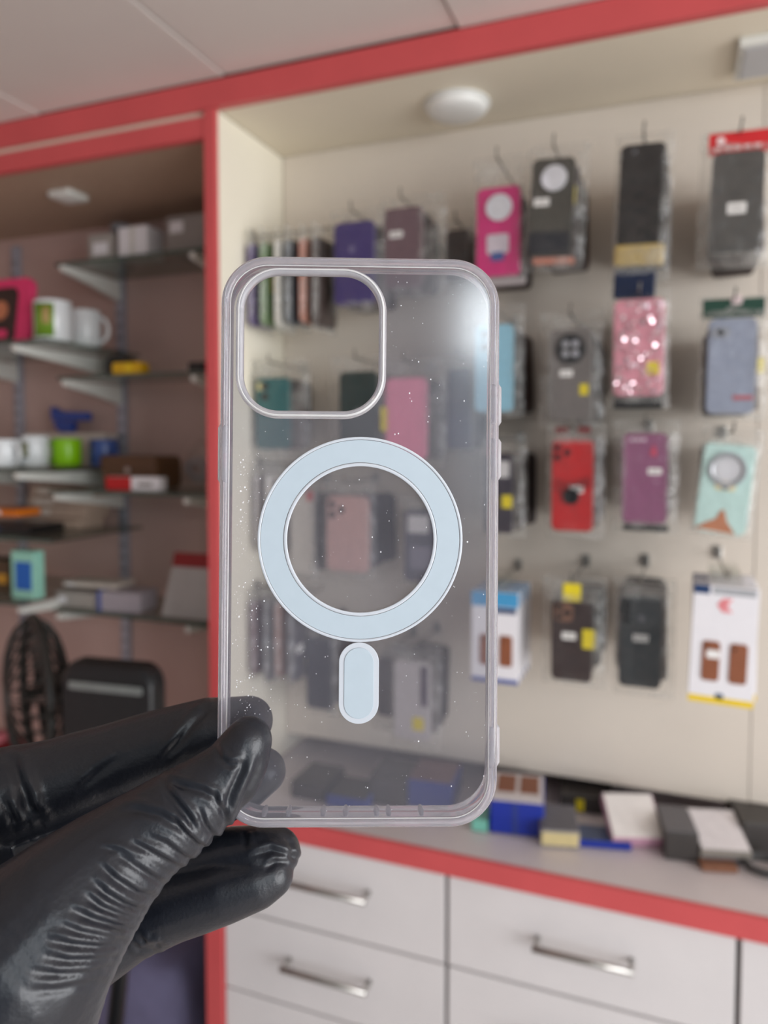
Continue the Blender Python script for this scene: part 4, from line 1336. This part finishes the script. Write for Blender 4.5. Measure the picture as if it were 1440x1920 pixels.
n = 0
while n < 560:
    if rnd.random() < 0.35:
        x, y = -35 + abs(rnd.gauss(0, 5)), rnd.uniform(-55, 25)
    else:
        x, y = rnd.uniform(-36.5, 36.5), rnd.uniform(-77, 77)
    rr_ = math.hypot(x - RX, y - RY)
    if 20.5 < rr_ < 29.7 or (abs(x - HX) < HW / 2 + 3 and abs(y - HY) < HH / 2 + 3) or (abs(x) < 6.3 and -53 < y < -28):
        continue
    speck(x, y, min(0.28, 0.05 + rnd.expovariate(14)))
    n += 1
du = obj('dust', bm, mat('dust_white', (236, 236, 240), 0.7, grain=0), case)
du['kind'] = 'stuff'

# ------------------------------------------------------------------ the gloved hand
def chain(bm, pts, sub=3):
    """spheres along a spine of (x, y, distance, radius), x/y as sighted, radius in sighted units"""
    P = [(deep(a, b, d), r / FPX * d) for (a, b, d, r) in pts]
    for (p, r), (q, s) in zip(P, P[1:]):
        n = max(2, int((q - p).length / (min(r, s) * 0.16)))
        for i in range(n + 1):
            f = i / n
            M = Matrix.Translation(p.lerp(q, f))
            bmesh.ops.create_icosphere(bm, subdivisions=sub, radius=r + (s - r) * f, matrix=M)


bm = nb()
# thumb, on the near face of the case
chain(bm, [(466, 1388, 0.2035, 44), (450, 1420, 0.203, 54), (430, 1450, 0.2025, 60), (392, 1484, 0.2015, 70), (344, 1520, 0.200, 80), (262, 1574, 0.197, 90), (186, 1640, 0.193, 112), (118, 1710, 0.189, 138), (40, 1800, 0.186, 172), (-20, 1930, 0.186, 190), (-110, 2120, 0.185, 190)])
# index finger behind the case
chain(bm, [(466, 1352, 0.236, 46), (440, 1362, 0.236, 54), (392, 1374, 0.237, 64), (300, 1402, 0.238, 70), (200, 1434, 0.238, 74), (100, 1468, 0.236, 80), (-20, 1500, 0.232, 92), (-120, 1560, 0.226, 110)])
# middle finger behind the case
chain(bm, [(492, 1446, 0.236, 44), (460, 1462, 0.238, 54), (400, 1490, 0.241, 62), (280, 1540, 0.244, 70), (130, 1580, 0.244, 78), (-60, 1620, 0.236, 96)])
# ring and little finger below it
chain(bm, [(516, 1598, 0.240, 46), (486, 1602, 0.240, 52), (430, 1612, 0.242, 58), (330, 1640, 0.245, 64), (210, 1670, 0.246, 70), (40, 1700, 0.242, 84)])
chain(bm, [(508, 1640, 0.236, 42), (480, 1650, 0.236, 52), (420, 1668, 0.236, 60), (330, 1694, 0.238, 66), (250, 1726, 0.240, 68), (150, 1780, 0.238, 84), (60, 1850, 0.230, 110)])
# palm and wrist, mostly outside the frame
for q in ((-120, 1560, 0.226, 110), (-60, 1620, 0.236, 96), (40, 1700, 0.242, 84), (60, 1850, 0.230, 110)):
    chain(bm, [q, (-40, 1960, 0.212, 165), (-130, 2150, 0.190, 190)], 2)
chain(bm, [(-130, 2150, 0.188, 195), (-330, 2500, 0.170, 215), (-600, 2900, 0.152, 250)], 2)
raw = obj('hand_raw', bm, None)
md = raw.modifiers.new('r', 'REMESH')
md.mode = 'VOXEL'
md.voxel_size = 0.00062
ms = raw.modifiers.new('s', 'SMOOTH')
ms.factor = 0.6
ms.iterations = 9
dg = bpy.context.evaluated_depsgraph_get()
hme = bpy.data.meshes.new_from_object(raw.evaluated_get(dg))
bpy.data.objects.remove(raw)
import numpy as np
n = len(hme.vertices)
co = np.empty(n * 3)
hme.vertices.foreach_get('co', co)
co = co.reshape(-1, 3)
no = np.empty(n * 3)
hme.vertices.foreach_get('normal', no)
no = no.reshape(-1, 3)
rel = co - np.array(EYE)
dd = rel @ np.array(FWD)
sx = CXP + FPX * (rel @ np.array(RGT)) / dd
sy = CYP - FPX * (rel @ np.array(UPV)) / dd
facing = -(no @ np.array(FWD))
thumb = (dd < 0.226) & (facing > -0.35)
disp = np.zeros(n)


def crease(pts, amp, wid, mask):
    """a pinched fold of the glove along a line: groove with puffed shoulders, fading at both ends"""
    best = np.full(n, 1e9)
    par = np.zeros(n)
    sgn = np.zeros(n)
    tot = sum(math.hypot(b[0] - a[0], b[1] - a[1]) for a, b in zip(pts, pts[1:]))
    acc = 0
    for a, b in zip(pts, pts[1:]):
        L = math.hypot(b[0] - a[0], b[1] - a[1])
        ux, uy = (b[0] - a[0]) / L, (b[1] - a[1]) / L
        t = np.clip((sx - a[0]) * ux + (sy - a[1]) * uy, 0, L)
        ex, ey = sx - (a[0] + ux * t), sy - (a[1] + uy * t)
        d = np.hypot(ex, ey)
        hit = d < best
        best = np.where(hit, d, best)
        par = np.where(hit, (acc + t) / tot, par)
        sgn = np.where(hit, np.sign(ex * uy - ey * ux), sgn)
        acc += L
    fade = np.clip(np.minimum(par / 0.3, (1 - par) / 0.12 + 0.35), 0, 1)
    prof = -np.exp(-(best / wid) ** 2) + 0.9 * np.exp(-((best - 2.1 * wid) / (1.1 * wid)) ** 2) * (0.6 + 0.4 * sgn)
    disp[mask] += (amp * fade * prof)[mask]


K = lambda *p: [(x / 2.3226, 1250 + y / 2.3226) for (x, y) in p]
for pts, a, w in [
        (K((470, 800), (560, 850), (640, 905), (715, 950)), 0.75, 6), (K((560, 760), (640, 800), (730, 850), (790, 880)), 0.6, 5),
        (K((420, 850), (500, 925), (600, 990), (660, 1000)), 0.75, 6), (K((390, 925), (460, 990), (540, 1040), (610, 1065)), 0.85, 6.5),
        (K((360, 985), (440, 1050), (540, 1090), (585, 1100)), 0.75, 6), (K((290, 1050), (400, 1100), (500, 1130), (560, 1140)), 0.85, 6.5),
        (K((250, 1120), (350, 1160), (450, 1180), (545, 1190)), 0.7, 6), (K((190, 1190), (320, 1215), (430, 1225), (530, 1215)), 0.9, 7),
        (K((180, 1260), (300, 1285), (420, 1280), (520, 1260)), 0.75, 7), (K((120, 1330), (260, 1345), (400, 1335), (500, 1300)), 0.7, 7),
        (K((640, 740), (720, 770), (800, 830), (850, 850)), 0.6, 5), (K((750, 640), (790, 710), (850, 770), (900, 800)), 0.8, 5.5),
        (K((860, 610), (890, 690), (930, 740), (960, 760)), 0.7, 5), (K((930, 520), (940, 590), (975, 640), (985, 700)), 0.7, 5),
        (K((690, 480), (740, 560), (790, 620), (840, 690)), 0.9, 6.5), (K((690, 490), (790, 520), (890, 545), (930, 570)), 0.8, 6),
        (K((930, 330), (960, 400), (1000, 430), (1040, 420)), 0.6, 5.5), (K((1085, 350), (1050, 450), (1010, 540), (975, 640)), 0.9, 6.5),
        (K((500, 635), (600, 625), (700, 650), (790, 710)), 0.8, 7), (K((1140, 380), (1110, 470), (1070, 560), (1040, 640)), 0.6, 6),
        (K((870, 800), (920, 760), (960, 740)), 0.5, 5), (K((420, 790), (520, 800), (620, 850)), 0.5, 5), (K((100, 1420), (250, 1410), (440, 1370)), 0.6, 8)]:
    crease(pts, a * 0.0008, w, thumb)
idx = (dd > 0.218) & (sy < 1590) & (sx < 420)
for pts, a, w in [(K((700, 420), (770, 340), (840, 250), (900, 190)), 0.9, 7), (K((110, 500), (130, 600), (170, 660)), 1.0, 9), (K((0, 380), (60, 420), (90, 520), (120, 640)), 1.2, 9), (K((330, 560), (420, 470), (520, 400)), 0.5, 8), (K((0, 560), (30, 620), (60, 690)), 0.9, 8)]:
    crease(pts, a * 0.0008, w, idx)
low = (dd > 0.222) & (sy > 1560)
for pts, a, w in [(K((1080, 830), (1180, 800), (1290, 835)), 0.8, 6), (K((1150, 890), (1200, 850), (1260, 850)), 0.6, 5), (K((590, 1170), (640, 1215), (700, 1215)), 1.0, 6), (K((570, 1200), (610, 1235), (680, 1240)), 0.9, 5.5), (K((1060, 700), (1070, 780)), 0.4, 5), (K((1230, 730), (1260, 770), (1280, 840)), 0.6, 5)]:
    crease(pts, a * 0.0008, w, low)
for i in range(n):
    v = Vector(co[i])
    disp[i] += 0.00016 * noise.noise(v * 90) + 0.00022 * noise.noise(v * 40)
co2 = co + no * disp[:, None]
org = np.array(deep(-130, 2150, 0.188))
hme.vertices.foreach_set('co', (co2 - org).ravel())
hme.update()
hme.materials.clear()
hme.materials.append(mat('black_nitrile', (24, 27, 35), 0.36, grain=0.12, scale=900, spec=0.55, bump=0.08))
for p_ in hme.polygons:
    p_.use_smooth = True
hand = bpy.data.objects.new('gloved_hand', hme)
hand.location = org
C.objects.link(hand)
tag(hand, 'black nitrile gloved hand pinching the clear phone case by its lower corner', 'hand')
